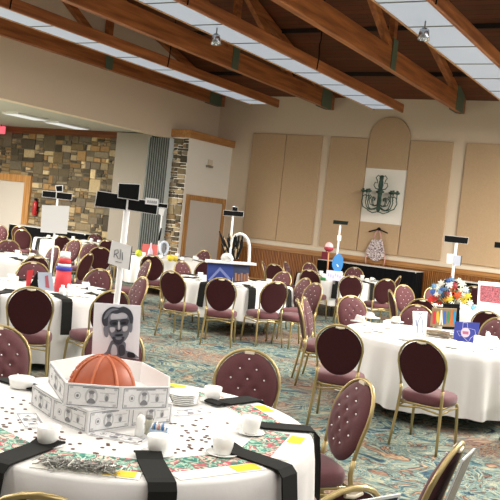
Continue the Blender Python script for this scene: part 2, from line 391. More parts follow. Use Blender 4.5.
bm = B(); boxb(bm, -27, -13.4, YS - .1, YS, 3.66, 3.85); struct('trim_9', bm, wood('dark_trim', '#5c3015', '#84491f', (.5, 8, 8), .5))
bm = B(); boxb(bm, -27, XL - .3, -12, YS, 3.85, 3.95); struct('ceiling_side_room', bm, mat('side_ceiling', '#b9b6aa', .9))
bm = B(); boxb(bm, -27.2, -27, -12, YS, 0, 3.9); struct('wall_side_room', bm, M['wall'])
# door in stone wall
t = bpy.data.objects.new('door_2', None); COL.objects.link(t); t['kind'] = 'structure'
bm = B(); boxb(bm, -18.55, -18.3, YS - .12, YS + .02, 0, 2.37); boxb(bm, -22.2, -18.55, YS - .12, YS + .02, 2.15, 2.37); boxb(bm, -22.4, -22.2, YS - .12, YS + .02, 0, 2.37); obj('door_frame', bm, M['trimwood'], t, bevel=.01)
bm = B(); boxb(bm, -20.35, -18.55, YS - .05, YS + .0, 0, 2.15); obj('door_leaf', bm, M['cardoor'], t)
bm = B(); boxb(bm, -22.2, -20.37, YS - .05, YS + .0, 0, 2.15); obj('door_leaf', bm, M['cardoor'], t)
# partition stack and accordion
t = thing('folding_partition', 'tall grey partition panel standing at the end of the wide opening', 'partition', (-14.3, 17.88, 0))
bm = B(); boxb(bm, -.64, .60, -.06, .06, 0, 3.82); obj('panel', bm, M['grey_panel'], t)
bm = B(); boxb(bm, .60, .66, -.07, .07, 0, 3.82); obj('edge_seal', bm, M['grey_edge'], t)
bm = B(); n = 9; xs0, xs1 = -13.6, -12.88; top, bot = [], []
for i in range(n + 1):
    for q in (0, 1):
        px = xs0 + (xs1 - xs0) * (i + q * .5) / (n + .5); py = 17.56 + (0 if q == 0 else .16)
        bot.append((px, py))
a = [bm.verts.new((p[0], p[1], 0.01)) for p in bot]; b = [bm.verts.new((p[0], p[1], 3.71)) for p in bot]
a2 = [bm.verts.new((p[0], p[1] + .05, 0.01)) for p in bot]; b2 = [bm.verts.new((p[0], p[1] + .05, 3.71)) for p in bot]
for i in range(len(a) - 1):
    bm.faces.new((a[i], a[i + 1], b[i + 1], b[i])); bm.faces.new((a2[i], b2[i], b2[i + 1], a2[i + 1]))
    bm.faces.new((b[i], b[i + 1], b2[i + 1], b2[i]))
for i in range(1, n + 1):
    gx = xs0 + (xs1 - xs0) * i / (n + .5); 
    fcs = len(bm.faces); boxb(bm, gx - .007, gx + .007, 17.535, 17.58, .01, 3.71, 1)
tag(obj('accordion_door', bm, [M['accordion'], M['grey_edge']]), 'pale blue-grey pleated folding door stacked beside the stone column', 'folding door')
# ------------------------------------------------------------------ trusses
def truss(X, label, diag=False):
    t = thing('roof_truss', label, 'roof truss', (X, YB - .02, 4.95), 0, 'timber roof trusses')
    def P(y, z): return (0, y - (YB - .02), z - 4.95)
    bm = B(); boxb(bm, -.07, .07, -30, -.02, 0, .40); obj('bottom_chord', bm, M['beam'], t, bevel=.01)
    bm = B(); ya, yb = RID, 19.3; za, zb = ZD + DS * (YB - ya) - .3, ZD + DS * (YB - yb) - .22
    prism(bm, [P(yb, zb)[1:], P(ya, za)[1:], (P(ya, za)[1], P(ya, za)[2] + .22), (P(yb, zb)[1], P(yb, zb)[2] + .16)], (.14, 0, 0), (-.07, 0, 0), (0, 1, 0), (0, 0, 1)); obj('top_chord', bm, M['beam'], t)
    webs = [((14.7, 5.3), (14.7, 6.8)), ((9.5, 5.3), (9.5, 8.3)), ((14.7, 5.3), (9.6, 8.2))]
    if diag: webs.append(((17.4, 5.3), (14.8, 6.75)))
    for (y0, z0), (y1, z1) in webs:
        bm = B(); a = Vector(P(y0, z0)); b_ = Vector(P(y1, z1)); d = (b_ - a); L_ = d.length; q = Vector((0, 0, 1)).rotation_difference(d.normalized())
        box(bm, (a + b_) / 2, (.12, .16, L_), q.to_matrix()); obj('web', bm, M['beam'], t)
    for yy, h0, h1, w in ((19.45, -.02, .56, .62), (14.72, -.0, .58, .26)):
        bm = B(); yl = yy - (YB - .02)
        for sx in (-1, 1): boxb(bm, sx * .078 - .006, sx * .078 + .006, yl - w / 2, yl + w / 2, h0, h1)
        boxb(bm, -.084, .084, yl + w / 2 - .012, yl + w / 2, h0, h1) if yy > 19 else None
        pl = obj('gusset_plate', bm, M['steel_green'], t)
    return t
truss(-12.87, 'dark orange timber truss running tight along the left wall')
truss(-9.36, 'timber truss between the first and second light rows from the left', True)
truss(-5.78, 'timber truss between the second and the right-hand light rows')
truss(-2.2, 'timber truss beyond the right-hand light row, out past the frame')
# ------------------------------------------------------------------ light troughs
def trough(xa, xb, y1, zb, label, spot=False):
    t = thing('light_trough', label, 'ceiling light', ((xa + xb) / 2, y1, zb), 0, 'long wood-sided ceiling lights')
    w = (xb - xa) / 2; Ln = y1 + 8
    bm = B(); boxb(bm, -w, w, -Ln, 0, .0, .012); obj('lens', bm, M['lens'], t)
    bm = B(); boxb(bm, w, w + .07, -Ln, .45, -.015, .20); obj('side_board', bm, M['beam'], t, bevel=.02)
    bm = B(); boxb(bm, -w - .03, -w, -Ln, .15, -.015, .12); obj('side_board', bm, M['trimwood'], t)
    bm = B(); boxb(bm, -w, w, -Ln, 0, .14, .16); obj('housing', bm, M['divider'], t)
    k = -.6
    while k > -Ln + .5:
        bm = B(); boxb(bm, -w, w, k - .010, k + .010, -.012, .0); obj('lens_divider', bm, M['divider'], t); k -= 1.22
    for yy in ((-4.6, -9.0) if True else ()):
        bm = B(); tube(bm, [(w + .075, yy, -.01), (w + .085, yy + .02, .21), (w + .03, yy + .1, .5), (w - .05, yy + .3, .62), (w - .1, yy + .35, 1.6)], .012, 6); obj('hanging_cable', bm, M['black'], t)
    return t
trough(-11.0, -10.42, 18.35, 4.81, 'wood-sided ceiling light nearest the left wall')
trough(-7.6, -7.02, 18.55, 4.80, 'wood-sided ceiling light in the middle row ending above the arched panel')
trough(-4.13, -3.47, 19.0, 4.80, 'wide wood-sided ceiling light at the upper right')
# can spotlights
def can(px, py, label, inner):
    p = onZ(px, py, 4.62)
    t = thing('spotlight', label, 'spotlight', (p.x, p.y, 4.62), .4, 'small can spotlights')
    bm = B(); tube(bm, [(0, 0, .18), (0, 0, .06)], .012, 6); obj('stem', bm, M['silver'], t)
    bm = B(); q = Quaternion((1, 0, 0), math.radians(28))
    vs = len(bm.verts); lathe(bm, [(.035, .08), (.065, .06), (.075, -.02), (.09, -.08), (.08, -.08), (.066, -.02), (.03, .02)], 16, cap=False)
    for v in bm.verts: v.co = q @ v.co
    obj('housing', bm, mat('polished_can', '#b8bcc2', .2, .9), t)
    bm = B(); lathe(bm, [(.0, -.03), (.066, -.03)], 16, cap=False)
    for v in bm.verts: v.co = q @ v.co
    obj('lamp_face', bm, inner, t)
    l = bpy.data.lights.new('spotlight_beam', 'SPOT'); l.energy = 320; l.spot_size = 2.5; l.spot_blend = 1.0; l.shadow_soft_size = .05; l.color = (1, .92, .82)
    lo = bpy.data.objects.new('lamp', l); lo.location = (0, 0, -.1); COL.objects.link(lo); lo.parent = t
can(216, 39, 'small silver can spotlight with blue lens under the middle light row', emis('blue_lens', '#3a44b0', .6))
can(424, 34, 'small silver can spotlight with dark lens under the right-hand light row', M['silver'])
# side room lights
for a, b_, lb in (((6, 112), (45, 119), 'left-hand of the two flush ceiling strips in the side room'), ((50, 121), (84, 128), 'right-hand of the two flush ceiling strips in the side room, nearer the stone wall')):
    p, q = onZ(*a, 3.84), onZ(*b_, 3.84)
    t = thing('ceiling_strip', lb, 'ceiling light', ((p.x + q.x) / 2, (p.y + q.y) / 2, 3.85), 0, 'side room ceiling lights')
    L_ = (q - p).length
    bm = B(); boxb(bm, -.28, .28, -L_ / 2, L_ / 2, -.05, 0); obj('frame', bm, M['white2'], t)
    bm = B(); boxb(bm, -.24, .24, -L_ / 2 + .04, L_ / 2 - .04, -.062, -.05); obj('diffuser', bm, M['lens2'], t)
p = onY(1, 130, 17.6)
t = thing('exit_sign', 'small glowing red sign box under the side room ceiling', 'sign', (p.x, p.y, p.z))
bm = B(); boxb(bm, -.18, .18, -.03, .03, -.12, .12); obj('sign_face', bm, M['exit'], t, bevel=.02)
bm = B(); tube(bm, [(0, 0, .12), (0, 0, 3.86 - p.z)], .012, 6); obj('bracket', bm, M['black'], t)
# thermostat / extinguisher
p = onX(209, 164.5, XBLK)
t = thing('wall_sensor', 'small cream sensor box high on the wall above the corner door', 'wall sensor', (XBLK, p.y, p.z))
bm = B(); boxb(bm, 0, .06, -.1, .1, -.02, .13); obj('housing', bm, M['cream'], t, bevel=.01)
bm = B(); boxb(bm, 0, .09, -.16, .10, -.09, -.03); obj('bracket', bm, mat('sensor_grey', '#8d8577', .6), t, bevel=.01)
p = onY(33.5, 207, YS - .2)
t = thing('fire_extinguisher', 'red fire extinguisher hanging on the stone wall beside the side-room door', 'fire extinguisher', (p.x, YS - .13, p.z))
bm = B(); boxb(bm, -.03, .03, .06, .12, -.2, .1); obj('wall_bracket', bm, M['black'], t)
bm = B(); lathe(bm, [(.03, -.25), (.075, -.23), (.08, .1), (.05, .17), (.025, .2)], 16); obj('cylinder', bm, M['extred'], t)
bm = B(); boxb(bm, -.05, .05, -.02, .02, .2, .27); obj('valve_handle', bm, M['black'], t)
bm = B(); tube(bm, [(.02, 0, .22), (.11, -.02, .15), (.1, -.02, -.12)], .014, 6); obj('hose', bm, M['black'], t)
# ------------------------------------------------------------------ iron chandelier on the niche
t = thing('iron_chandelier', 'scrolled dark green iron chandelier hung flat in the pale wall niche', 'chandelier', (-7.62, YB - .24, 2.3))
bm = B(); lathe(bm, [(.015, .0), (.05, .06), (.07, .12), (.035, .2), (.05, .32), (.06, .5), (.03, .62), (.05, .72), (.06, .8), (.03, .9), (.02, .97)], 12); obj('stem', bm, M['iron'], t)
for k in range(8):
    a = k * PI / 4 + .2; sx, sy = math.cos(a), .28 * math.sin(a)
    bm = B()
    arm = [(0.03, .14), (.15, .08), (.30, .06), (.43, .12), (.49, .26), (.46, .40), (.40, .44), (.36, .40), (.38, .34)]
    tube(bm, [(r * sx, r * sy, z) for r, z in arm], .014, 6)
    tube(bm, [(r * sx, r * sy, z) for r, z in [(.05, .2), (.14, .16), (.24, .2), (.28, .32), (.23, .4), (.17, .37), (.19, .3)]], .011, 6)
    ar = obj('arm', bm, M['iron'], t)
    bm = B(); lathe(bm, [(.02, .50), (.065, .52), (.07, .56), (.03, .565), (.03, .60)], 10, (.47 * sx, .47 * sy, 0)); tube(bm, [(.47 * sx, .47 * sy, .30), (.47 * sx, .47 * sy, .52)], .012, 6); obj('candle_cup', bm, M['iron'], ar)
for k in range(4):
    a = k * PI / 2 + .4; sx, sy = math.cos(a), .28 * math.sin(a)
    bm = B(); tube(bm, [(r * sx, r * sy, z) for r, z in [(.04, .6), (.14, .62), (.2, .7), (.17, .78), (.1, .76), (.12, .84), (.16, .9), (.1, .97), (.04, .93)]], .013, 6); obj('crown_scroll', bm, M['iron'], t)
for k in range(2):
    s = (-1, 1)[k]; bm = B(); tube(bm, [(s * .02, 0, .02), (s * .15, 0, -.02), (s * .3, 0, .04)], .012, 6); obj('finial_leaf', bm, M['iron'], t)
# dress
p = onY(379, 230, YB - .1)
t = thing('halter_dress', 'black and white floral halter dress hanging on the wall under the chandelier', 'dress', (p.x, YB - .12, 0))
bm = B(); out = smooth_poly([(-.12, 1.60), (0, 1.58), (.12, 1.62), (.2, 1.42), (.24, 1.22), (.17, 1.1), (0, 1.02), (-.18, 1.12), (-.27, 1.26), (-.2, 1.45)], 3)
prism(bm, out, (0, -.05, 0)); obj('bodice', bm, M['dress'], t, bevel=.015)
bm = B(); tube(bm, [(-.11, -.02, 1.58), (-.08, -.02, 1.75), (0, -.02, 1.86), (.07, -.02, 1.75), (.11, -.02, 1.6)], .018, 6); obj('neck_strap', bm, M['palepink'], t)
for s in (-1, 1):
    bm = B(); tube(bm, [(s * .2, -.02, 1.3), (s * .27, -.02, 1.1), (s * .25, -.02, .93)], .018, 6); obj('waist_tie', bm, M['palepink'], t)
bm = B(); tube(bm, [(-.27, 0, 1.78), (-.1, 0, 1.84), (0, -.01, 1.86), (.1, 0, 1.84), (.25, 0, 1.79)], .016, 6); lathe(bm, [(.02, 1.82), (.07, 1.86), (.02, 1.92)], 8); obj('hanger', bm, M['black'], t)
# black draped buffet tables along the back wall
def drape_table(x0, x1, y0, y1, z1, label, white=True):
    t = thing('draped_buffet_table', label, 'buffet table', ((x0 + x1) / 2, (y0 + y1) / 2, 0), 0)
    w, d = (x1 - x0) / 2, (y1 - y0) / 2
    bm = B(); boxb(bm, -w, w, -d, d, z1 - .035, z1); obj('tabletop', bm, M['white2'] if white else M['black_cloth'], t)
    bm = B(); per = []
    N_ = 160
    for i in range(N_):
        u = i / N_ * (4 * (w + d)); 
        if u < 2 * w: q = (-w + u, -d, 0, -1)
        elif u < 2 * w + 2 * d: q = (w, -d + u - 2 * w, 1, 0)
        elif u < 4 * w + 2 * d: q = (w - (u - 2 * w - 2 * d), d, 0, 1)
        else: q = (-w, d - (u - 4 * w - 2 * d), -1, 0)
        per.append(q)
    ra = [bm.verts.new((q[0], q[1], z1 - .012)) for q in per]; rb = [bm.verts.new((q[0] + q[2] * (.02 + .018 * math.sin(i * 1.9)), q[1] + q[3] * (.02 + .018 * math.sin(i * 1.9)), .02)) for i, q in enumerate(per)]
    for i in range(N_): f = bm.faces.new((ra[i], ra[(i + 1) % N_], rb[(i + 1) % N_], rb[i])); f.smooth = True
    obj('skirt', bm, M['black_drape'], t); return t
drape_table(-8.9, -6.22, 19.15, 19.75, .92, 'long table in a black skirt against the wainscot below the hanging dress')
drape_table(-5.5, -3.6, 19.15, 19.75, .84, 'black-skirted table against the wainscot behind the flower bouquet')
drape_table(-18.2, -15.2, 17.2, 17.85, .86, 'long black-skirted table in front of the rough stone wall')
# red post
p = onY(325, 258, 19.5)
t = thing('banner_stand', 'narrow dark red banner stand against the wainscot behind the blue guitar pick', 'banner', (p.x, 19.5, 0))
bm = B(); boxb(bm, -.1, .12, -.02, .02, .1, 1.12); obj('banner', bm, mat('wine_red', '#7c1f30', .7), t)
bm = B(); boxb(bm, -.2, .2, -.12, .12, 0, .03); boxb(bm, -.01, .01, .02, .04, 0, 1.14); obj('stand', bm, M['black'], t)
# ================================================================== CHAIR
def chair_parts(t, near):
    lean = lambda z: -.205 - .135 * max(0, (z - .44)) / .49 - .02 * math.sin(min(1, max(0, (z - .44) / .49)) * PI) * -1
    A = .217; CZ = .735; TOPZ = .925
    # frame path
    path = []
    for z in (.0, .15, .30): path.append((-.215 + .02 * z / .3, -.275 + .07 * z / .44, z))
    path.append((-.188, -.205, .44)); path.append((-.186, lean(.50), .50)); path.append((-.192, lean(.56), .56)); path.append((-.205, lean(.64), .64))
    for k in range(13):
        a = PI - PI * k / 12; z = .715 + (TOPZ - .715) * math.sin(a) ** .9 if 0 < k < 12 else .715
        path.append((A * math.cos(a), lean(z), z))
    right = [(-x, y, z) for x, y, z in path[:7]][::-1]
    arch = path[4:] + right[:3]
    bm = B(); tube(bm, arch, .012, 8, r2=.0105); obj('back_frame', bm, M['gold'], t)
    for s in (-1, 1):
        bm = B(); tube(bm, [(s * .188, lean(.52), .52), (s * .188, -.205, .44), (s * .195, -.225, .30), (s * .205, -.25, .15), (s * .215, -.278, 0)], [.015, .015, .0145, .0135, .0125], 8); obj('leg', bm, M['gold'], t)
        bm = B(); tube(bm, [(s * .195, .18, .375), (s * .20, .20, .33), (s * .207, .215, .15), (s * .212, .23, 0)], [.015, .015, .0135, .0125], 8); obj('leg', bm, M['gold'], t)
    bm = B()
    tube(bm, [(-.19, -.20, .37), (-.195, .18, .37), (.195, .18, .37), (.19, -.20, .37)], .011, 6, closed=True); obj('seat_frame', bm, M['gold'], t)
    bm = B()
    for s in (-1, 1): tube(bm, [(s * .192, -.222, .33), (s * .2, 0, .34), (s * .202, .20, .33)], .009, 6)
    tube(bm, [(-.192, -.222, .33), (0, -.20, .35), (.192, -.222, .33)], .009, 6)
    obj('stretcher', bm, M['gold'], t)
    # seat cushion: rounded slab
    SD = -.035
    bm = B(); nu, nv = 20, 5; outl = []
    for k in range(32):
        a = 2 * PI * k / 32; ca, sa = math.cos(a), math.sin(a); e = .55
        x = math.copysign(abs(ca) ** e, ca) * .222; y = math.copysign(abs(sa) ** e, sa) * .215 + .0
        if y < 0: x *= 1 - .1 * (-y / .215)
        outl.append((x, y))
    rings = []
    for f_, z in ((.90, .412), (.97, .42), (1.0, .44), (1.0, .465), (.97, .485), (.9, .497), (.7, .508), (.4, .514)):
        rings.append([bm.verts.new((x * f_ * 1.03, y * f_, z + SD)) for x, y in outl])
    for a_, b_ in zip(rings, rings[1:]):
        for k in range(32): bm.faces.new((a_[k], a_[(k + 1) % 32], b_[(k + 1) % 32], b_[k])).smooth = True
    bm.faces.new(rings[-1]); bm.faces.new(rings[0][::-1])
    obj('seat', bm, M['seatm'], t)
    # back outline
    def half(z):   # half width of pad at z
        if z >= .715: return (A - .012) * math.sqrt(max(0, 1 - ((z - .715) / (TOPZ - .013 - .715)) ** 2))
        return (A - .012) * math.sqrt(max(0, 1 - ((.715 - z) / .245) ** 2)) 
    btn = []
    zz = [.875, .815, .755, .695, .635, .575]
    for i, z in enumerate(zz):
        xs = (-.0,) if i == 0 else ((-.055, .055) if i % 2 else (-.11, 0, .11))
        if i == 5: xs = (-.04, .04)
        for x in xs: btn.append((x, z))
    NR, NS = (14, 40) if near else (8, 28)
    def pad(sign, th, tuft):
        bm = B(); cz = (.48 + TOPZ - .013) / 2; rings = []
        for r in range(NR + 1):
            f_ = 1 - r / NR; ring = []
            for k in range(NS):
                a = 2 * PI * k / NS
                zt = .715 + ((TOPZ - .013 - .715) if math.sin(a) > 0 else .245) * math.sin(a) * f_
                x = (A - .012) * math.cos(a) * f_
                h = th * (1 - f_ ** 3) ** .6 + .004
                if tuft:
                    for bx, bz in btn:
                        dd = ((x - bx) ** 2 + (zt - bz) ** 2); h -= .016 * math.exp(-dd / .00045)
                    # diamond pleats
                ring.append(bm.verts.new((x, lean(zt) + sign * h, zt)))
                if f_ == 0: break
            rings.append(ring)
        for a_, b_ in zip(rings, rings[1:]):
            if len(b_) == 1:
                for k in range(NS): bm.faces.new((a_[k], a_[(k + 1) % NS], b_[0])).smooth = True
            else:
                for k in range(NS): bm.faces.new((a_[k], a_[(k + 1) % NS], b_[(k + 1) % NS], b_[k])).smooth = True
        return bm
    bm = pad(1, .042, True)
    if not near:
        for x, z in btn:
            bmesh.ops.create_icosphere(bm, subdivisions=1, radius=.0065, matrix=Matrix.Translation((x, lean(z) + .036, z)))
            
        for f in bm.faces:
            if len(f.verts) == 3 and f.calc_area() < 3e-5: f.material_index = 1
    fc = obj('front_cushion', bm, [M['mauve'], M['crystal']], t)
    if near:
        for x, z in btn:
            bm = B(); bmesh.ops.create_icosphere(bm, subdivisions=2, radius=.0062, matrix=Matrix.Translation((x, lean(z) + .033, z))); obj('crystal_button', bm, M['crystal'], fc)
    bm = pad(-1, .018, False); o = obj('back_panel', bm, M['maroon'], t); o['label'] = 'dark maroon outer back'
    bm = B(); tube(bm, [(-.04, lean(.905) - .010, .906), (0, lean(.9) - .014, .898), (.04, lean(.905) - .010, .906)], .009, 8); boxb(bm, -.032, .032, lean(.9) - .014, lean(.9) + .014, .902, .918)
    o = obj('hand_grip', bm, M['goldlight'], t)
def chair_proto(near):
    t = thing('banquet_chair', 'x', 'chair', (0, 0, 0), 0, 'oval-backed banquet chairs'); chair_parts(t, near); return Proto(t)
CH = {False: chair_proto(False), True: chair_proto(True)}
TB = dict(T1=(-2.47, 3.24), T2=(-2.47, 8.47), T3=(-6.64, 11.21), T4=(-6.62, 15.6), T5=(-6.67, 6.83), T6=(-10.2, 14.3), T8=(-2.9, 12.9), T11=(-10.3, 9.4), T12=(-13.9, 15.3))
def SC_Z(o):
    o.scale = (1, 1, 1.04); return o
def chair(px, py, face, label, near=False):
    """top of the backrest seen at (px,py); face = table it is drawn up to, or an angle from the line of sight"""
    P = onZ(px, py, .962)
    if isinstance(face, str):
        c = TB[face]; f = Vector((c[0] - P.x, c[1] - P.y)).normalized()
    else:
        v = Vector((P.x, P.y)).normalized(); r = Vector((v.y, -v.x)); a = math.radians(face); f = v * math.cos(a) + r * math.sin(a)
    o = P.to_2d() + f * .315
    for c in TB.values():
        d = o - Vector(c)
        if d.length < .86: o = Vector(c) + d.normalized() * .86
    return SC_Z(CH[near].place((o.x, o.y, 0), math.atan2(-f.x, f.y), label))
chair(250, 350.5, 178, 'tufted chair pulled up to the far side of the front table, facing the camera', True)
chair(362, 380, -119, 'large tufted chair right of the front table, turned to it, standing alone on the carpet', True)
chair(-1, 326, 'T1', 'tufted chair cut by the left edge of the picture behind the front table', True)
chair(43, 493, 'T1', 'chair at the bottom left whose gold rim only just rises into the frame', True)
chair(349, 486, 'T1', 'chair at the bottom edge with a dark menu board leaning on its back', True)
chair(455, 443, -78, 'chair seen edge-on at the bottom right with a grey board behind its back', True)
chair(116, 325, 'T1', 'chair hidden behind the portrait board of the front table', True)
chair(341, 325, 8, 'dark-backed chair at the left end of the flower bouquet table behind the large tufted one', True)
chair(423, 340, 20, 'dark oval-backed chair standing alone at the front of the flower bouquet table', True)
chair(352, 296, 'T2', 'tufted chair facing the camera at the far left side of the flower bouquet table')
chair(305, 297, 100, 'tufted chair just behind the edge-on one in the aisle left of the flower table')
chair(299, 299, 84, 'chair seen edge-on in the aisle left of the flower bouquet table')
chair(418, 305, 'T2', 'chair behind the white vase with blue drawing on the flower bouquet table')
chair(423, 299, 5, 'dark-backed chair low behind the gold arch next to the red flowers')
chair(432, 288, 'T8', 'mauve chair half hidden by the left side of the flower bouquet')
chair(489, 311, 10, 'dark-backed chair at the right edge in front of the pink framed picture')
chair(500, 318, 'T2', 'mauve chair cut by the right edge behind the blue state-shape card')
chair(475, 286, 20, 'brown-looking chair between the flower bouquet and the pink framed picture')
chair(530, 344, 32, 'chair at the right edge showing only a leg and seat corner', True)
chair(391, 290, 78, 'chair seen edge-on as a thin gold leaf right of the blue pick table')
chair(404, 285, 140, 'tufted chair turned to the camera in front of the black-skirted table')
chair(172.5, 271, 'T3', 'dark-backed chair at the left front of the blue box table')
chair(222, 278, 'T3', 'dark-backed chair centred in front of the blue box table')
chair(277, 281.5, -28, 'dark-backed chair at the right front of the blue box table')
chair(306, 278, 238, 'tufted narrow chair at the right end of the blue box table')
chair(316, 283, 232, 'plain mauve chair turned sideways just right of the tufted one by the blue box table')
chair(273, 271, 'T3', 'mauve chair behind the blue box table on its right')
chair(182, 261, 'T3', 'tufted chair behind the blue box table on its left')
chair(208, 261, 'T6', 'dark-backed chair partly hidden by the blue picture box')
chair(315, 263.7, 'T4', 'mauve chair behind the blue pick table near its left end')
chair(310, 269.5, 'T4', 'dark-backed chair at the left front of the blue pick table')
chair(352, 275.7, 'T4', 'dark-backed chair at the front of the blue pick table beside the black napkin')
chair(350, 268, 'T4', 'brown chair right behind the dark front chair across the blue pick table')
chair(387, 279, 'T4', 'dark-backed chair at the right end of the blue pick table, seat showing to its left')
chair(389.5, 274.6, 'T4', 'chair showing a gold rim behind the right end chair of the blue pick table')
chair(286, 261.5, 'T4', 'tufted chair near the wainscot left of the blue pick table')
chair(275, 264, 30, 'dark-backed chair beside the tufted one near the wainscot')
chair(263, 261, 92, 'pale thin edge of a chair standing against the wainscot by the white hoop')
chair(32, 287, 'T5', 'large dark-backed chair at the front of the table with the red and blue tower', True)
chair(114, 290, -30, 'dark-backed chair right of the tower table with its top just above the portrait board', True)
chair(100.5, 269, 'T5', 'tufted chair facing the camera behind the tower table, left of the big black signs pole')
chair(143, 277, 245, 'tufted chair turned left just right of the drawing card pole')
chair(37, 256, 'T11', 'dark chair with gold arch behind the red panel display')
chair(34, 262, 'T5', 'mauve chair arching behind the red panel display on the tower table')
chair(89, 253, -62, 'leaf-shaped dark chair leaning right beside the red and blue tower')
chair(200, 250, 'T6', 'tufted chair in front of the corner door')
chair(152.5, 255, 12, 'dark-backed chair in front of the orange box table')
chair(148, 260, 252, 'tufted chair turned left overlapping the dark chair by the orange box table')
chair(9, 240, 'T11', 'tufted mauve chair at the left edge behind the farther white table')
chair(22.7, 229.5, 25, 'dark-backed chair in front of the double side-room door')
chair(20, 226, 20, 'brown chair top just behind the dark chair by the side-room door')
chair(0, 225, 180, 'mauve chair cut off at the left edge in front of the side-room door')
chair(53, 246, 'T11', 'mauve chair beside the white placard pole')
chair(63, 236, 12, 'brown chair right of the white placard at the far table')
chair(67, 243, 265, 'thin gold edge of a chair just left of the far tufted chair')
chair(76, 239.5, 225, 'upright tufted chair above the red and blue tower')
chair(101, 247, 5, 'dark-backed chair between the tower table and the black signs')
chair(96, 233.5, 160, 'small brown chair at the black-skirted table by the stone wall')
chair(92, 243, 205, 'narrow mauve chair under the small brown chair by the stone wall')
chair(108, 240, 15, 'dark chair top just left of the black signs pole')
# ================================================================== TABLES
def cloth_bm(R=.945, z1=.762, z0=.06, folds=22, amp=.03, seed=0):
    rnd = random.Random(seed); ph = [rnd.uniform(0, 6.28) for _ in range(4)]
    bm = B(); NA = 200
    rows = []
    for r in (0.0, .3, .6, .85, .93): rows.append((r, z1, 0))
    rows += [(R, z1 - .002, 0), (R + .012, z1 - .014, .05)]
    for k in range(1, 11): rows.append((R + .018 + .03 * k / 10, z1 - .014 - (z1 - .014 - z0) * k / 10, (k / 10) ** .8))
    rings = []
    for r, z, f_ in rows:
        ring = []
        for i in range(NA):
            a = 2 * PI * i / NA
            w = math.sin(folds * a + ph[0] + .8 * math.sin(3 * a + ph[1])) * .6 + .4 * math.sin((folds * .6 // 1) * a + ph[2])
            rr = r + f_ * amp * w; zz = z + (f_ > .95) * .012 * math.sin(7 * a + ph[3])
            ring.append(bm.verts.new((rr * math.cos(a), rr * math.sin(a), zz)))
            if r == 0: break
        rings.append(ring)
    for a_, b_ in zip(rings, rings[1:]):
        for i in range(NA):
            if len(a_) == 1: f = bm.faces.new((a_[0], b_[i], b_[(i + 1) % NA]))
            else: f = bm.faces.new((a_[i], a_[(i + 1) % NA], b_[(i + 1) % NA], b_[i]))
            f.smooth = True
    return bm
def table_proto():
    t = thing('round_table', 'x', 'table', (0, 0, 0), 0, 'round banquet tables')
    bm = B(); lathe(bm, [(.90, .725), (.915, .735), (.915, .75), (.90, .757)], 64); obj('tabletop', bm, M['trimwood'], t)
    for k in range(4):
        a = PI / 4 + k * PI / 2
        bm = B(); tube(bm, [(.55 * math.cos(a), .55 * math.sin(a), .725), (.58 * math.cos(a), .58 * math.sin(a), 0)], .018, 8); obj('leg', bm, M['grey_edge'], t)
    return Proto(t)
TP = table_proto()
TLAB = dict(T1=('front table with the bill-covered box', 'near table, bottom left'), T2=('flower bouquet table', ''), T3=('blue box table', ''), T4=('blue pick table', ''), T5=('red and blue tower table', ''), T6=('orange box table', ''), T8=('pink framed picture table', ''), T11=('left edge table beyond the tower table', ''), T12=('farthest left table by the stone wall', ''))
for i, (k, (x, y)) in enumerate(TB.items()):
    TP.place((x, y, 0), .3 * i, 'round folding table under the cloth of the ' + TLAB[k][0])
    o = obj('tablecloth', cloth_bm(seed=i, z0={'T2': .14, 'T3': .26, 'T4': .26, 'T6': .2}.get(k, .07), folds=23 + i % 3 * 3, amp=.045 if k == 'T2' else .032), M['cloth'], loc=(x, y, 0), rotz=.7 * i)
    tag(o, 'white floor-length cloth on the ' + TLAB[k][0], 'tablecloth', 'white round tablecloths')
ZT = .763
# ---------- napkins, cups, mats
def ribbon(bm, pts, w, th=.006):
    """pts (r,z) in local x-z, width along y"""
    n = len(pts)
    top, bot = [], []
    for i, (r, z) in enumerate(pts):
        a = Vector(pts[max(i - 1, 0)]); b = Vector(pts[min(i + 1, n - 1)]); d = (b - a).normalized(); nn = Vector((-d.y, d.x))
        ww = w[i] if isinstance(w, (list, tuple)) else w
        top.append([bm.verts.new((r + nn.x * th, s * ww / 2, z + nn.y * th)) for s in (-1, 1)]); bot.append([bm.verts.new((r, s * ww / 2, z)) for s in (-1, 1)])
    for i in range(n - 1):
        bm.faces.new((top[i][0], top[i][1], top[i + 1][1], top[i + 1][0])); bm.faces.new((bot[i][0], bot[i + 1][0], bot[i + 1][1], bot[i][1]))
        for s in (0, 1): bm.faces.new((top[i][s], top[i + 1][s], bot[i + 1][s], bot[i][s]))
    bm.faces.new((top[0][0], top[0][1], bot[0][1], bot[0][0])); bm.faces.new((top[-1][0], top[-1][1], bot[-1][1], bot[-1][0]))
bm = B(); ribbon(bm, [(.60, .012), (.64, .022), (.70, .006), (.93, .004), (.968, .002), (.992, -.02), (1.012, -.15), (1.03, -.36)], .115, .009)
nap = tag(obj('folded_napkin', bm, M['black_cloth']), 'x', 'napkin', 'black folded napkins hanging over the table edges'); NP = Proto(nap)
def cup_proto():
    t = thing('coffee_cup', 'x', 'cup', (0, 0, 0), 0, 'white coffee cups')
    bm = B(); lathe(bm, [(.028, 0), (.033, .004), (.040, .03), (.045, .072), (.042, .072), (.036, .03), (.02, .01)], 20); obj('cup_body', bm, M['china'], t)
    bm = B(); tube(bm, [(.04, 0, .058), (.062, 0, .055), (.066, 0, .038), (.055, 0, .02), (.036, 0, .018)], .005, 6); obj('handle', bm, M['china'], t)
    return Proto(t)
CP = cup_proto()
bm = B(); lathe(bm, [(.03, 0), (.045, .003), (.072, .011), (.075, .014), (.045, .007), (.02, .005)], 24); SP = Proto(tag(obj('saucer', bm, M['china']), 'x', 'saucer', 'white saucers'))
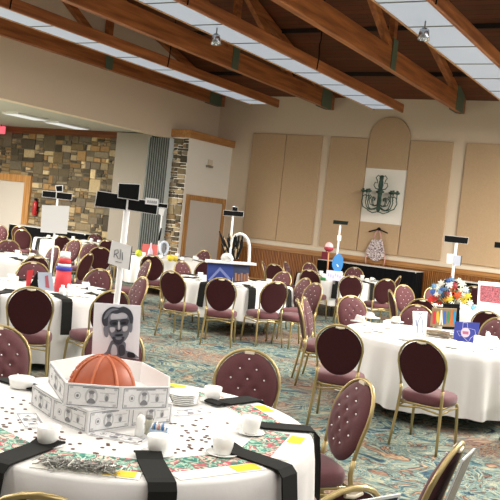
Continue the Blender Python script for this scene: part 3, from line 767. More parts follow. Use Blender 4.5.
bm = B(); prism(bm, [(-.10, 0), (.10, 0), (.085, .012), (-.08, .016)], (0, .075, 0)); MP_ = Proto(tag(obj('folded_program', bm, M['paper']), 'x', 'program', 'folded paper programs'))
bm = B(); lathe(bm, [(.018, 0), (.02, .01), (.016, .05), (.019, .07), (.012, .085), (.002, .09)], 12); SH = Proto(tag(obj('salt_shaker', bm, M['china']), 'x', 'salt shaker', 'salt and pepper shakers'))
rnd = random.Random(4)
def ring_set(k, a0, n=8, naps=True, nap_label='', skip=()):
    cx_, cy_ = TB[k]; nm = TLAB[k][0]
    for i in range(n):
        a = math.radians(a0 + 360 / n * i)
        if naps and i not in skip:
            NP.place((cx_, cy_, ZT), a, 'black folded napkin over the edge of the ' + nm, 'black napkins on the ' + nm)
        b = a + .22; r = .62 + rnd.uniform(-.03, .03)
        sx, sy = cx_ + r * math.cos(b), cy_ + r * math.sin(b)
        SP.place((sx, sy, ZT), b, 'white saucer on the ' + nm, 'saucers on the ' + nm)
        CP.place((sx, sy, ZT + .006), b + rnd.uniform(-1, 1), 'white coffee cup on the ' + nm, 'cups on the ' + nm)
        b2 = a - .2; r = .74
        MP_.place((cx_ + r * math.cos(b2), cy_ + r * math.sin(b2), ZT), b2 + PI / 2, 'folded white program on the ' + nm, 'programs on the ' + nm)
def ang(k, px, py):
    p = onZ(px, py, .76); return math.degrees(math.atan2(p.y - TB[k][1], p.x - TB[k][0]))
ring_set('T3', -88); ring_set('T4', ang('T4', 332, 282)); ring_set('T5', ang('T5', 68, 301)); ring_set('T6', ang('T6', 137, 258))
bm = B(); tube(bm, [(-.10, 0, .003), (0, 0, .004), (.02, 0, .003)], [.004, .003, .003], 6); boxb(bm, .02, .10, -.008, .006, .001, .0035); KN = Proto(tag(obj('table_knife', bm, M['silver']), 'x', 'knife'))
bm = B(); tube(bm, [(-.10, 0, .003), (0, 0, .004), (.03, 0, .003)], [.004, .003, .003], 6); boxb(bm, .03, .05, -.011, .011, .001, .004)
for q in (-1, 0, 1): boxb(bm, .05, .09, q * .008 - .002, q * .008 + .002, .001, .004)
FK = Proto(tag(obj('table_fork', bm, M['silver']), 'x', 'fork'))
for k_ in ('T2', 'T3', 'T5'):
    for i in range(8):
        a = math.radians({'T2': 20, 'T3': -88, 'T5': ang('T5', 68, 301)}[k_] + 45 * i) - .42
        for PR, da, nm_, pl_ in ((KN, 0, 'steel knife', 'knives'), (FK, .09, 'steel fork', 'forks')):
            PR.place((TB[k_][0] + .74 * math.cos(a + da), TB[k_][1] + .74 * math.sin(a + da), ZT), a, nm_ + ' lying on the cloth of the ' + TLAB[k_][0], pl_ + ' on the ' + TLAB[k_][0])
ring_set('T2', 20, 8, False); ring_set('T8', ang('T8', 478, 316), 8, True); ring_set('T11', -100, 8, True); ring_set('T12', -60, 8, True)
cx1, cy1 = TB['T1']
def wz(px, py, z=ZT): 
    p = onZ(px, py, z); return p
NL = [('left of the silver shreds', -83), ('front edge beside the sugar caddy', -43), ('right front edge over the yellow-labelled mat', -6), ('right edge beside the tufted chair', 38), ('far edge in front of the tufted chair', 77), ('left edge by the white bowl', 176)]
for s, a in NL:
    NP.place((cx1, cy1, ZT), math.radians(a), 'black folded napkin on the front table, ' + s, 'black napkins on the front table')
# place mats: white page, floral band, yellow label
def mat_proto():
    t = thing('place_program', 'x', 'placemat', (0, 0, 0), 0, 'floral event programs at the front table')
    bm = B(); boxb(bm, -.14, .11, -.22, .22, 0, .003); obj('page', bm, M['paper'], t)
    bm = B(); boxb(bm, -.135, .02, -.215, .215, .003, .0045); obj('floral_band', bm, M['floral'], t)
    bm = B(); boxb(bm, .03, .10, .07, .2, .003, .005); obj('yellow_label', bm, M['yellow'], t)
    return Proto(t)
MM = mat_proto()
for a, s in ((-62, 'under the heap of silver shreds'), (-24, 'between the two front black napkins'), (15, 'at the right edge between two black napkins'), (56, 'near the far tufted chair'), (-103, 'at the front left corner'), (100, 'behind the bill-covered box')):
    ar = math.radians(a); MM.place((cx1 + .79 * math.cos(ar), cy1 + .79 * math.sin(ar), ZT), ar, 'floral green and white program with yellow label ' + s)
for (px, py), s in {(47, 446): 'in front of the loose bills at the left', (157, 455): 'just behind the black napkin at the front edge', (222, 455): 'between coins and the right napkin', (250, 434): 'left of the right edge napkin', (212, 402): 'by the far napkin near the tufted chair'}.items():
    p = wz(px, py); SP.place((p.x, p.y, ZT), 0, 'white saucer on the front table ' + s, 'saucers on the front table'); CP.place((p.x, p.y, ZT + .006), rnd.uniform(2, 4), 'white coffee cup on the front table ' + s, 'cups on the front table', 1.15)
p = wz(21, 388); bm = B(); lathe(bm, [(.04, 0), (.06, .008), (.072, .06), (.068, .06), (.05, .015), (.01, .01)], 24); tag(obj('sugar_bowl', bm, M['china'], loc=(p.x, p.y, ZT)), 'plain white bowl at the far left of the front table', 'bowl')
p = wz(181, 403)
bm = B(); lathe(bm, [(.05, 0), (.07, .002), (.095, .012), (.097, .015), (.06, .008), (.01, .006)], 28); pl = Proto(tag(obj('dinner_plate', bm, M['china']), 'x', 'plate', 'stack of white plates on the front table'))
for i in range(6): pl.place((p.x, p.y, ZT + .010 * i), 0, ['lowest', 'second lowest', 'third from the bottom', 'third from the top', 'second from the top', 'topmost'][i] + ' white plate in the stack behind the bill-covered box')
# shakers, jar, sugar caddy
p = wz(139, 436); SH.place((p.x, p.y, ZT), 0, 'white shaker standing before the bill-covered box on the front table', None, 1.15)
p = wz(148, 434); bm = B(); lathe(bm, [(.018, 0), (.02, .02), (.019, .06), (.017, .075)], 16, mi=0); lathe(bm, [(.018, .075), (.018, .09), (.004, .094)], 16, mi=1); tag(obj('pepper_shaker', bm, [M['glass'], M['silver']], loc=(p.x, p.y, ZT)), 'glass pepper shaker with metal cap beside the sugar caddy', 'pepper shaker')
p = wz(158, 439); t = thing('sugar_caddy', 'small square caddy of blue and pink sweetener packets on the front table', 'caddy', (p.x, p.y, ZT), .5)
bm = B(); 
for sx in (-1, 1): boxb(bm, sx * .04 - .002, sx * .04 + .002, -.03, .03, 0, .05)
for sy in (-1, 1): boxb(bm, -.04, .04, sy * .03 - .002, sy * .03 + .002, 0, .05)
boxb(bm, -.04, .04, -.03, .03, 0, .004); obj('caddy_box', bm, mat('caddy_blue', '#a9bfd6', .4), t)
for i in range(7):
    bm = B(); boxb(bm, -.034 + i * .010, -.030 + i * .010, -.024, .024, .004, .068 + .004 * (i % 3)); obj('packet', bm, [M['white'], M['skyblue'], M['white'], M['palepink']][i % 4], t)
bm = B(); 
for i in range(4): boxb(bm, -.03 + i * .016, -.02 + i * .016, -.0335, -.032, .014, .038)
obj('printed_mark', bm, mat('print_blue', '#23408e', .5), t)
# coins
bm = B(); lathe(bm, [(.0095, 0), (.0095, .0016)], 10); CO = Proto(tag(obj('penny', bm, M['copper']), 'x', 'coin'))
cr = random.Random(12); clusters = [(15, 400, 9), (40, 433, 7), (65, 441, 7), (85, 440, 4), (200, 435, 10), (182, 447, 9), (195, 425, 9), (8, 415, 9), (120, 448, 5), (172, 430, 5), (205, 447, 5), (22, 425, 6), (100, 446, 4)]
for px, py, n in clusters:
    for _ in range(n):
        p = wz(px + cr.gauss(0, 9), py + cr.gauss(0, 5))
        if math.hypot(p.x - cx1, p.y - cy1) < .66:
            CO.place((p.x, p.y, ZT + .0003), 0, 'small brown penny scattered on the white cloth of the front table', 'pennies scattered on the front table')
# silver shreds
p0 = wz(45, 466); p1 = wz(112, 474); bm = B()
for i in range(330):
    u = cr.random(); c = p0.lerp(p1, u) + Vector((cr.gauss(0, .022), cr.gauss(0, .022), 0)); h = .03 * cr.random()
    a = cr.uniform(0, PI); L_ = cr.uniform(.03, .075); tz = cr.uniform(-.3, .3)
    box(bm, (c.x, c.y, ZT + .008 + h), (L_, .004, .0015), Matrix.Rotation(a, 3, 'Z') @ Matrix.Rotation(tz, 3, 'Y') @ Matrix.Rotation(cr.uniform(0, 2), 3, 'X'))
tag(obj('silver_shreds', bm, [mat('shred_silver', '#a9a9a2', .35, .6)]), 'loose heap of silver metal shreds on the front edge of the front table', 'shredded foil', kind='stuff')
# ---------- banknote prints
def note_bm(bm, o, U, V, w, h, nrm, mi=0):
    """mock banknote lines on a plane; o lower-left corner"""
    U = Vector(U).normalized(); V = Vector(V).normalized(); nrm = Vector(nrm).normalized()
    def q(poly, d, m): prism(bm, [(u * w, v * h) for u, v in poly], nrm * .0006, Vector(o) + nrm * d, U, V, m)
    def rect(a, b, c, d): return [(a, c), (b, c), (b, d), (a, d)]
    q(rect(.0, 1, 0, 1), 0, 0)
    e = .04; lw = .012; lh = .03
    for r in (rect(e, 1 - e, .07, .07 + lh), rect(e, 1 - e, .93 - lh, .93), rect(e, e + lw, .07, .93), rect(1 - e - lw, 1 - e, .07, .93)): q(r, .0012, 1)
    q(rect(.07, .13, .8, .88), .0012, 2); q(rect(.87, .93, .8, .88), .0012, 2); q(rect(.07, .13, .12, .22), .0012, 2); q(rect(.87, .93, .12, .22), .0012, 2)
    q(rect(.3, .7, .84, .88), .0012, 1)
    q(ell(.22, .5, .06, .16, 14), .0012, 2); q(ell(.22, .5, .045, .12, 14), .002, 0); q(ell(.22, .5, .025, .07, 10), .0028, 1)
    q(ell(.47, .5, .12, .36, 18), .0012, 2); q(ell(.47, .47, .085, .28, 18), .002, 0)
    q(ell(.47, .56, .05, .17, 14), .0026, 2); q(ell(.47, .68, .055, .08, 12), .003, 1); q(ell(.455, .57, .008, .02, 8), .0034, 1); q(ell(.488, .57, .008, .02, 8), .0034, 1)
    q(smooth_poly([(.40, .22), (.43, .38), (.47, .42), (.52, .38), (.55, .22)], 3), .0032, 1)
    q(ell(.75, .5, .045, .2, 12), .0012, 2); q(ell(.75, .45, .03, .12, 10), .002, 1); q(rect(.62, .9, .3, .33), .0012, 2); q(rect(.62, .9, .66, .69), .0012, 2)
NM = [M['bill'], M['ink'], M['ink2']]
low = [(-2.93, 3.03), (-2.68, 2.92), (-2.41, 2.87), (-2.355, 3.12), (-2.27, 3.35), (-2.45, 3.55), (-2.72, 3.6), (-2.93, 3.35)]
upp = [(-2.93, 3.14), (-2.545, 2.85), (-2.34, 3.01), (-2.21, 3.22), (-2.34, 3.40), (-2.66, 3.58), (-2.95, 3.5)]
t = thing('bill_covered_box', 'two-tier white box covered in grey banknote prints with an orange dome inside', 'centerpiece box', (-2.6, 3.2, ZT))
O = Vector((-2.6, 3.2, ZT))
def tier(poly, z0, z1, nm, faces, topfill):
    bm = B(); n = len(poly); th = .006
    for i in range(n):
        a = Vector((*poly[i], 0)) - Vector((O.x, O.y, 0)); b = Vector((*poly[(i + 1) % n], 0)) - Vector((O.x, O.y, 0)); d = (b - a); L_ = d.length; d.normalize(); nn = Vector((-d.y, d.x, 0))
        box(bm, (a + b) / 2 + nn * th / 2 + Vector((0, 0, (z0 + z1) / 2 - ZT)), (L_, th, z1 - z0), Matrix((d, nn, Vector((0, 0, 1)))).transposed())
    if topfill:
        prism(bm, [(p[0] - O.x, p[1] - O.y) for p in poly], (0, 0, -.004), (0, 0, z1 - ZT), (1, 0, 0), (0, 1, 0))
    o = obj(nm, bm, M['white'], t)
    for i in faces:
        a = Vector((*poly[i], z0)) - O; b = Vector((*poly[(i + 1) % n], z0)) - O; d = (b - a); L_ = d.length; nrm = Vector((d.y, -d.x, 0)).normalized()
        bm = B(); note_bm(bm, a + nrm * .001, d, (0, 0, 1), L_ * .99, z1 - z0, nrm); obj('note_print', bm, NM, o)
tier(low, ZT, .868, 'lower_tier', [0, 1, 2, 3, 7], True)
tier(upp, .868, .98, 'upper_tier', [0, 1, 2], False)
bm = B(); DC = Vector((-2.63, 3.22)) - O.to_2d()
lathe(bm, [(.172, .09)] + [(.172 * math.cos(a * PI / 2 / 10), .11 + .185 * math.sin(a * PI / 2 / 10)) for a in range(0, 10)] + [(.003, .295)], 40, (DC.x, DC.y, 0))
dm = obj('orange_dome', bm, M['orange'], t)
bm = B()
for k in range(8):
    a0 = k * PI / 4 + .35; pts = []
    for j in range(0, 10):
        e = j * PI / 2 / 10; r = .173 * math.cos(e); pts.append((DC.x + r * math.cos(a0), DC.y + r * math.sin(a0), .11 + .186 * math.sin(e)))
    tube(bm, pts, [.016 * (1 - j / 13) for j in range(10)], 8, r2=.006)
obj('dome_rib', bm, M['orange2'], dm)
bm = B()
for i in range(70):
    e = cr.uniform(.15, 1.35); a0 = -2.25 + cr.gauss(0, .12); r = .174 * math.cos(e)
    bmesh.ops.create_icosphere(bm, subdivisions=1, radius=.007, matrix=Matrix.Translation((DC.x + r * math.cos(a0), DC.y + r * math.sin(a0), .11 + .187 * math.sin(e))))
obj('dome_beading', bm, M['orange2'], dm)
# loose notes lying flat
for (px, py), an, lb in (((32, 421), -.6, 'banknote print lying flat left of the bill-covered box'), ((120, 437), .25, 'banknote print lying flat in front of the bill-covered box'), ((190, 412), 1.2, 'banknote print lying flat right of the plate stack')):
    p = wz(px, py); bm = B(); note_bm(bm, (-.14, -.06, 0), (1, 0, 0), (0, 1, 0), .26, .11, (0, 0, 1)); tag(obj('banknote_print', bm, NM, loc=(p.x, p.y, ZT + .001), rotz=an), lb, 'banknote print', 'loose banknote prints')
# ---------- billboard orientation: items facing the camera are real boards with thickness
def facing(p):   # z rotation so that local -y looks at the eye
    return math.atan2(p[1] - EYE.y, p[0] - EYE.x) - PI / 2
def board(bm, cx_, cz, w, h, y=0, th=.006, mi=0): boxb(bm, cx_ - w / 2, cx_ + w / 2, y - th / 2, y + th / 2, cz - h / 2, cz + h / 2, mi)
# local frame: x right, z up; convert pixels to local coordinates on the vertical plane through p facing the camera
def local(p, rz):
    ux = Vector((math.cos(rz), math.sin(rz), 0)); n = Vector((-math.sin(rz), math.cos(rz), 0))
    def f(px, py):
        d = ray(px, py); t_ = (Vector((p[0], p[1], EYE.z)) - EYE).dot(n) / d.dot(n); q = EYE + d * t_
        return (q - Vector((p[0], p[1], 0))).dot(ux), q.z - p[2]
    return f
def quad(bm, f, pts, y0, y1, mi=0):
    prism(bm, [f(*q) for q in pts], (0, y1 - y0, 0), (0, y0, 0), (1, 0, 0), (0, 0, 1), mi)
# ---------- S1: pole with black signs, drawing card and portrait board on the front table
p = Vector((-2.69, 3.42, ZT)); rz = facing(p); t = thing('sign_pole', 'tall white pole with three black signs, drawing card and portrait board on the front table', 'sign pole', p, rz); f = local(p, rz)
a = f(128, 200); b0 = f(110, 360)
bm = B(); tube(bm, [(b0[0] - .015, 0, .105), (b0[0], 0, b0[1]), (a[0], 0, a[1])], .0165, 8); obj('pole', bm, M['white'], t)
def framed(pts, y, lab=None, par=t, f=f, g=.8):
    bm = B(); quad(bm, f, pts, y, y + .008, 0); o = obj('black_sign', bm, M['white'], par)
    cx_ = sum(q[0] for q in pts) / 4; cy_ = sum(q[1] for q in pts) / 4
    ins = [(q[0] + (g if q[0] < cx_ else -g), q[1] + (g if q[1] < cy_ else -g)) for q in pts]
    bm = B(); quad(bm, f, ins, y - .003, y, 0); obj('black_face', bm, M['black'], o); return o
framed([(97, 190.5), (128, 195), (126.5, 210.5), (94.5, 206.5)], -.02)
framed([(127, 197), (158.5, 201.5), (157, 215), (125, 210)], -.012)
framed([(118.5, 183), (140.5, 184), (139, 201), (117.5, 198)], -.034)
bm = B(); quad(bm, f, [(145.5, 197.5), (158.5, 199), (158, 205.5), (145, 204)], -.024, -.02); lb = obj('small_label', bm, M['white'], t)
bm = B()
for i in range(5): quad(bm, f, [(147.5 + i * 2, 200.2 + i * .2), (148.6 + i * 2, 200.4 + i * .2), (148.4 + i * 2, 203 + i * .2), (147.3 + i * 2, 202.8 + i * .2)], -.0255, -.024)
obj('lettering', bm, M['ink'], lb)
bm = B(); quad(bm, f, [(112, 240), (131.5, 246), (128.5, 269.5), (108, 263)], -.024, -.018); quad(bm, f, [(131.5, 246), (132.5, 246.5), (129.8, 270), (128.5, 269.5)], -.024, -.01, 1)
cd = obj('drawing_card', bm, [M['white'], M['grey_edge']], t)
bm = B()
def stroke(pts, f=f, y=-.026, r=.0022): 
    q = [f(*z) for z in pts]; tube(bm, [(u, y, v) for u, v in q], r, 5)
stroke([(115, 250), (114.2, 257)]); stroke([(115, 250), (118, 249.5), (118.4, 252.5), (115, 254)]); stroke([(116, 254), (118.6, 258.5)]); stroke([(121, 249), (120, 259)]); stroke([(122.5, 252), (122.5, 260)]); stroke([(115.5, 261), (122, 262.5)], r=.0015)
obj('drawn_lines', bm, M['ink'], cd)
# portrait board
PB = [(94.5, 302), (141, 305), (138.5, 358), (92, 353)]
bm = B(); quad(bm, f, PB, -.032, -.024); pb = obj('portrait_board', bm, mat('portrait_paper', '#f4f5fa', .6), t); pb['label'] = 'square board with black and white portrait of a man'
G = dict(g1=mat('print_grey_dark', '#14171e', .7), g2=mat('print_grey_mid', '#7c808a', .7), g3=mat('print_grey_light', '#c3c5cc', .7), g4=mat('print_grey_pale', '#c9cacf', .7), g5=mat('print_grey_shadow', '#3a3e48', .7))
def pf(poly, y, k, nm):
    bm = B(); prism(bm, [f(*q) for q in smooth_poly(poly, 4)], (0, .0008, 0), (0, y, 0)); return bm, G[k]
portrait = [
 ([(109, 345), (113, 339), (125, 341), (126, 349), (130, 350.5), (135, 353), (138, 357.3), (120, 356.2), (104, 354), (107, 350)], 'g2'),
 ([(107, 314), (112, 309), (121, 308.5), (127.5, 311), (131, 318), (130, 329), (127, 337), (122, 342), (117, 342), (112, 337.5), (108, 328)], 'g2'),
 ([(112, 313), (119, 311.5), (126, 313), (127, 317), (120, 318), (111.5, 318.5)], 'g3'),
 ([(105.5, 326), (102.5, 322), (102.5, 315), (106, 309.5), (112, 306), (119, 306.8), (124, 305.8), (130, 309), (133, 315), (133, 321), (131.5, 326), (130, 321), (128, 314.5), (123, 311.5), (117, 313), (111, 312.5), (108.5, 317), (108, 324)], 'g5'),
 ([(104, 318), (107, 311), (113, 307.6), (119, 308.6), (112, 310.5), (107.5, 316)], 'g2'),
 ([(104, 326), (107.5, 325.5), (109, 331), (107.6, 336), (104.6, 334)], 'g2'), ([(130.2, 323), (132.6, 323.5), (132, 330), (129.8, 331)], 'g2'),
 ([(110, 320.4), (114, 318.6), (118, 319.6), (118, 323.4), (114.5, 324.8), (110.8, 324)], 'g5'), ([(120, 319.6), (125, 317.8), (129, 319), (127.6, 323.4), (124, 324), (120.5, 323.2)], 'g5'),
 ([(112.5, 321.8), (116, 321), (116.5, 323), (113.5, 323.4)], 'g1'), ([(121.5, 321.2), (125.5, 320.6), (125.6, 322.6), (122, 323)], 'g1'),
 ([(118.3, 321), (119.8, 321), (120.3, 327.5), (118.2, 328)], 'g3'), ([(116.4, 328), (119, 328.8), (121.8, 327.6), (120.6, 330), (117.6, 330.4)], 'g1'),
 ([(110, 326.5), (115, 326.5), (114.5, 330), (111.5, 331)], 'g3'), ([(122.8, 325.6), (127.6, 325), (127, 329), (123.5, 330)], 'g3'),
 ([(114.6, 333.6), (118, 332.8), (123, 332.8), (122.4, 334.4), (118, 335)], 'g1'),
 ([(112.6, 335.5), (117, 336), (123.5, 335.2), (124.5, 337), (122, 341.5), (118.5, 343), (114.5, 341)], 'g5'), ([(116, 336), (121.5, 335.6), (121, 338), (117, 338.2)], 'g2'),
 ([(113, 343), (116.5, 345), (117, 353), (111, 352)], 'g3'), ([(119, 345), (124, 343.5), (125, 352), (120, 354)], 'g5'),
 ([(128, 350.5), (134, 351.5), (135, 355.5), (128, 355.5)], 'g1')]
for i, (poly, k) in enumerate(portrait):
    bm, mm = pf(poly, -.0335 - i * .0009, k, ''); obj('portrait_print', bm, mm, pb)
# ---------- S2: white placard pole on T5
def pole_thing(px, py, k, label, name='sign_pole', z=ZT):
    p = wz(px, py) if k is None else Vector((TB[k][0], TB[k][1], z)); rz = facing(p); t = thing(name, label, 'sign pole', p, rz); return t, local(p, rz), p
p = Vector((-7.3, 7.55, ZT)); p = wz(50, 284); rz = facing(p); t = thing('sign_pole', 'slim pole with blank white placard and small black signs on the tower table', 'sign pole', p, rz); f = local(p, rz)
a = f(58.5, 188); b0 = f(50, 281); bm = B(); tube(bm, [(b0[0], 0, 0), (b0[0], 0, b0[1]), (a[0], 0, a[1])], .012, 8); obj('pole', bm, M['white'], t)
bm = B(); quad(bm, f, [(42, 205), (69.5, 206), (67, 234), (40.5, 232)], -.03, -.02); obj('placard', bm, mat('placard_card', '#cfcfcc', .7), t)
framed([(42.5, 190.5), (56.5, 191.5), (56, 198.5), (41.8, 197)], -.02, par=t, f=f, g=.45); framed([(56.5, 192), (72.5, 193.5), (72, 200.5), (56, 198.8)], -.014, par=t, f=f, g=.45); framed([(55, 185.5), (63, 185), (63, 192), (56, 192)], -.03, par=t, f=f, g=.8)
# tower table contents
p = wz(62, 292); rz = facing(p); t = thing('paper_tower', 'stacked red, white and blue paper tower standing on a white table', 'centerpiece', p, rz); f = local(p, rz)
c0 = f(62, 290)
def band(z0, z1, r0, r1, mm, nm):
    bm = B(); lathe(bm, [(r0, z0), (r1, z1)], 24, (c0[0], 0.02, 0)); obj(nm, bm, mm, t)
zz = lambda y: f(62, y)[1]
band(0, zz(270), .095, .085, M['red'], 'red_base'); band(zz(270), zz(266.5), .09, .09, M['darkblue'] if 0 else mat('royal_blue', '#3436a0', .6), 'blue_band'); band(zz(266.5), zz(263.5), .075, .075, M['white'], 'white_band')
band(zz(263.5), zz(258), .072, .066, M['red'], 'red_band'); band(zz(258), zz(251.5), .062, .056, M['white'], 'white_top')
p = wz(42, 293); rz = facing(p); t = thing('tent_display', 'folded display with red panel and grey picture beside the paper tower', 'display board', p, rz); f = local(p, rz)
bm = B(); quad(bm, f, [(27, 271), (33.5, 270), (30, 288), (25.5, 289)], .03, .036); obj('red_panel', bm, M['red'], t)
bm = B(); quad(bm, f, [(37, 272), (38.5, 288), (28.5, 288)], .0, .006); obj('black_panel', bm, M['black'], t)
bm = B(); quad(bm, f, [(38, 272), (52, 272.5), (54.5, 291), (38.5, 289.5)], -.02, -.012); pc = obj('picture_panel', bm, mat('grey_blue_picture', '#aab4c4', .6), t)
bm = B(); quad(bm, f, [(45, 276), (48, 275), (49.5, 288), (45.5, 287)], -.023, -.02); obj('red_figure', bm, mat('dull_red', '#a55560', .6), pc)
p = wz(13, 290); rz = facing(p); bm = B(); board(bm, 0, .08, .09, .15, 0, .05); tag(obj('table_card', bm, M['white'], loc=p, rotz=rz + .3), 'small white tent card left of the red panel display', 'table card')
p = wz(68, 293); SH.place((p.x, p.y, ZT), 0, 'salt shaker standing before the paper tower', None, 1.2)
bm = B(); p = wz(69, 290); rz = facing(p); lathe(bm, [(.03, 0), (.04, .02), (.035, .08), (.02, .1), (.02, .12)], 16); tag(obj('white_pitcher', bm, M['china'], loc=wz(62, 296)), 'squat white jug in front of the paper tower', 'jug')
# ---------- S3 on T6
p = wz(157.5, 254); rz = facing(p); t = thing('sign_pole', 'thin white pole with small black clip sign above the orange box', 'sign pole', p, rz); f = local(p, rz)
a = f(163, 206); bm = B(); tube(bm, [(0, 0, 0), (f(159, 244)[0], 0, f(159, 244)[1]), (a[0], 0, a[1])], .02, 8); obj('pole', bm, M['white'], t)
framed([(158, 203), (168, 204), (167.5, 208.5), (157.5, 207.5)], -.03, par=t, f=f, g=.5)
bm = B(); quad(bm, f, [(159, 208), (165, 209), (163, 216), (158.5, 214)], -.035, -.025); obj('tag_card', bm, M['white'], t)
bm = B(); quad(bm, f, [(160.5, 228), (162, 228), (160, 240), (157.5, 241)], -.035, -.02); obj('dark_leaf', bm, M['black'], t)
p = wz(150, 256); rz = facing(p); t = thing('picture_box', 'orange-red open box with a white bottle in front at the far table', 'display box', p, rz); f = local(p, rz)
bm = B(); quad(bm, f, [(142.5, 244), (158, 245), (157, 255.5), (141.5, 254.5)], .02, .12); obj('box', bm, M['pinkred'], t)
bm = B(); lathe(bm, [(.05, 0), (.06, .02), (.05, .12), (.015, .2), (.015, .28), (.002, .3)], 14, (0, -.06, 0)); obj('bottle', bm, mat('pale_bottle', '#d8c9dc', .3), t)
p = wz(164, 256); rz = facing(p); f = local(p, rz); t = thing('oval_frame', 'small blue-white oval frame standing right of the orange box', 'frame', p, rz)
c = f(164, 248); bm = B(); tube(bm, [(c[0] + .085 * math.cos(a), 0, c[1] + .14 * math.sin(a)) for a in [k * PI / 10 for k in range(20)]], .03, 8, closed=True); obj('oval_rim', bm, mat('pale_blue', '#cfdcea', .5), t)
bm = B(); tube(bm, [(c[0], 0, c[1] + .1), (c[0], 0, 0)], .03, 8); obj('dark_stem', bm, M['ink'], t)
for (px, py), c, r, lb in (((138.5, 256.5), '#cfd83a', .075, 'bright yellow-green ball left of the orange box'), ((170, 261), '#e6cf3c', .07, 'yellow flower ball right of the oval frame, left one'), ((175, 261), '#d9c352', .06, 'yellow flower ball right of the oval frame, right one')):
    p = wz(px, py); bm = B(); bmesh.ops.create_icosphere(bm, subdivisions=3, radius=r, matrix=Matrix.Translation((0, 0, r * .9)))
    for v in bm.verts: v.co += (v.co - Vector((0, 0, r * .9))) * cr.uniform(-.12, .1)
    for fc in bm.faces: fc.smooth = True
    tag(obj('yellow_ball', bm, mat('ball_' + lb[:6], c, .7), loc=p), lb, 'ball')
# ---------- S4 on T3: blue box, slab, hoop, gloves bouquet
p = Vector((*TB['T3'], ZT)); p = wz(231, 287); rz = facing(p); t = thing('picture_box', 'blue printed box under a wide white slab on the middle table', 'display box', p, rz); f = local(p, rz)
bm = B(); quad(bm, f, [(207.5, 262), (234, 263.5), (232, 284), (206.5, 281.5)], .0, .18); bx = obj('blue_box', bm, mat('blue_print', '#344a92', .6), t)
bm = B(); quad(bm, f, [(208, 280), (220, 267), (231, 279), (229, 280.5), (220, 270.5), (210, 281)], -.004, 0); obj('pale_arrow', bm, mat('arrow_blue', '#7f8cc4', .6), bx)
bm = B(); quad(bm, f, [(206.5, 275), (212, 272), (232.5, 277), (232, 284), (206.5, 281.5)], -.0015, 0); obj('dark_blue_print', bm, mat('blue_print_dark', '#2c3f8c', .6), bx)
bm = B(); quad(bm, f, [(233.5, 264), (250, 265), (248, 281.5), (232.5, 283)], .0, .16); b2 = obj('scene_box', bm, mat('night_print', '#3d4766', .6), t)
bm = B(); 
for i in range(5): quad(bm, f, [(235 + i * 2.9, 273 + (i % 2) * 1.5), (237 + i * 2.9, 273 + (i % 2)), (236.8 + i * 2.9, 281), (234.8 + i * 2.9, 281)], -.004, 0)
obj('warm_figures', bm, mat('warm_print', '#a8795c', .6), b2)
bm = B(); quad(bm, f, [(205, 260), (256.5, 264), (256.5, 265.5), (205, 262)], -.06, .26); obj('white_slab', bm, M['white'], t)
bm = B(); hp = []
for k in range(13):
    a = PI - PI * k / 12; u, v = f(240 + 9.5 * math.cos(a), 248 - 14 * math.sin(a) + (0)); hp.append((u, .06, v))
u0, v0 = f(229.5, 261); u1, v1 = f(249, 263)
hp = [(u0, .06, v0)] + hp + [(u1, .06, v1)]; tube(bm, hp, .022, 8); obj('white_hoop', bm, M['white'], t)
bm = B(); u, v = f(227, 258); 
bmesh.ops.create_icosphere(bm, subdivisions=2, radius=.1, matrix=Matrix.Translation((u, .0, v)) @ Matrix.Diagonal((1, .6, .75, 1)))
for vv in bm.verts: vv.co += Vector((cr.uniform(-.015, .015),) * 3)
obj('white_wrapping', bm, M['white2'], t)
for i in range(26):
    bm = B(); x0 = 226 + cr.uniform(-1, 12); x1 = x0 + cr.uniform(-9, 7); y1 = cr.uniform(231, 248)
    A_ = f(x0, 259); B__ = f(x1, y1); tube(bm, [(A_[0], .05 + .06 * cr.random(), A_[1]), ((A_[0] + B__[0]) / 2 + .02, .07, (A_[1] + B__[1]) / 2), (B__[0], .03 + .1 * cr.random(), B__[1])], [.02, .026, .008], 5); o = obj('dark_frond', bm, M['black'] if i % 4 else mat('tan_frond', '#a28c6c', .7), t)
p = Vector((p.x, p.y, ZT)); t = thing('sign_pole', 'white pole with black clip sign rising behind the white hoop', 'sign pole', wz(229, 284.5), rz); f = local(wz(229, 284.5), rz)
a = f(234, 206); b0 = f(228, 266); bm = B(); tube(bm, [(0, .12, 0), (b0[0], .12, b0[1]), (a[0], .12, a[1])], .016, 8); obj('pole', bm, M['white'], t)
framed([(223.5, 210), (244, 211.5), (243.5, 217), (223, 215.5)], .08, par=t, f=f, g=.3); framed([(232, 206.5), (238, 207), (238, 211.5), (232, 211)], .07, par=t, f=f, g=.3)
# ---------- S5 on T4
p = wz(335, 284); rz = facing(p); t = thing('sign_pole', 'thin white pole with dark green clip sign on the blue pick table', 'sign pole', p, rz); f = local(p, rz)
a = f(340.5, 223); b0 = f(337, 255); bm = B(); tube(bm, [(f(335.5, 270)[0], 0, 0), (b0[0], 0, b0[1]), (a[0], 0, a[1])], .017, 8); obj('pole', bm, M['white'], t)
bm = B(); quad(bm, f, [(333.5, 220), (348.5, 221.5), (347.5, 225), (333, 223.8)], -.03, -.01); obj('clip_sign', bm, mat('dark_green_sign', '#141d17', .8, spec=.2), t)
bm = B(); quad(bm, f, [(337.5, 235), (341.5, 235.5), (341, 241), (337, 240.5)], -.03, -.02); obj('tag_card', bm, M['white'], t)
bm = B(); quad(bm, f, smooth_poly([(334, 257), (339, 253.5), (343, 258), (342.5, 267), (339, 272), (334, 270), (332, 264)], 3), -.06, -.045); bp_ = obj('guitar_pick', bm, M['skyblue'], t); bp_['label'] = 'large blue guitar-pick shaped board'
bm = B(); quad(bm, f, smooth_poly([(336.5, 264), (338, 264.8), (338.6, 266.6), (337.2, 266.3)], 3), -.064, -.06); obj('pale_bird', bm, M['white'], bp_)
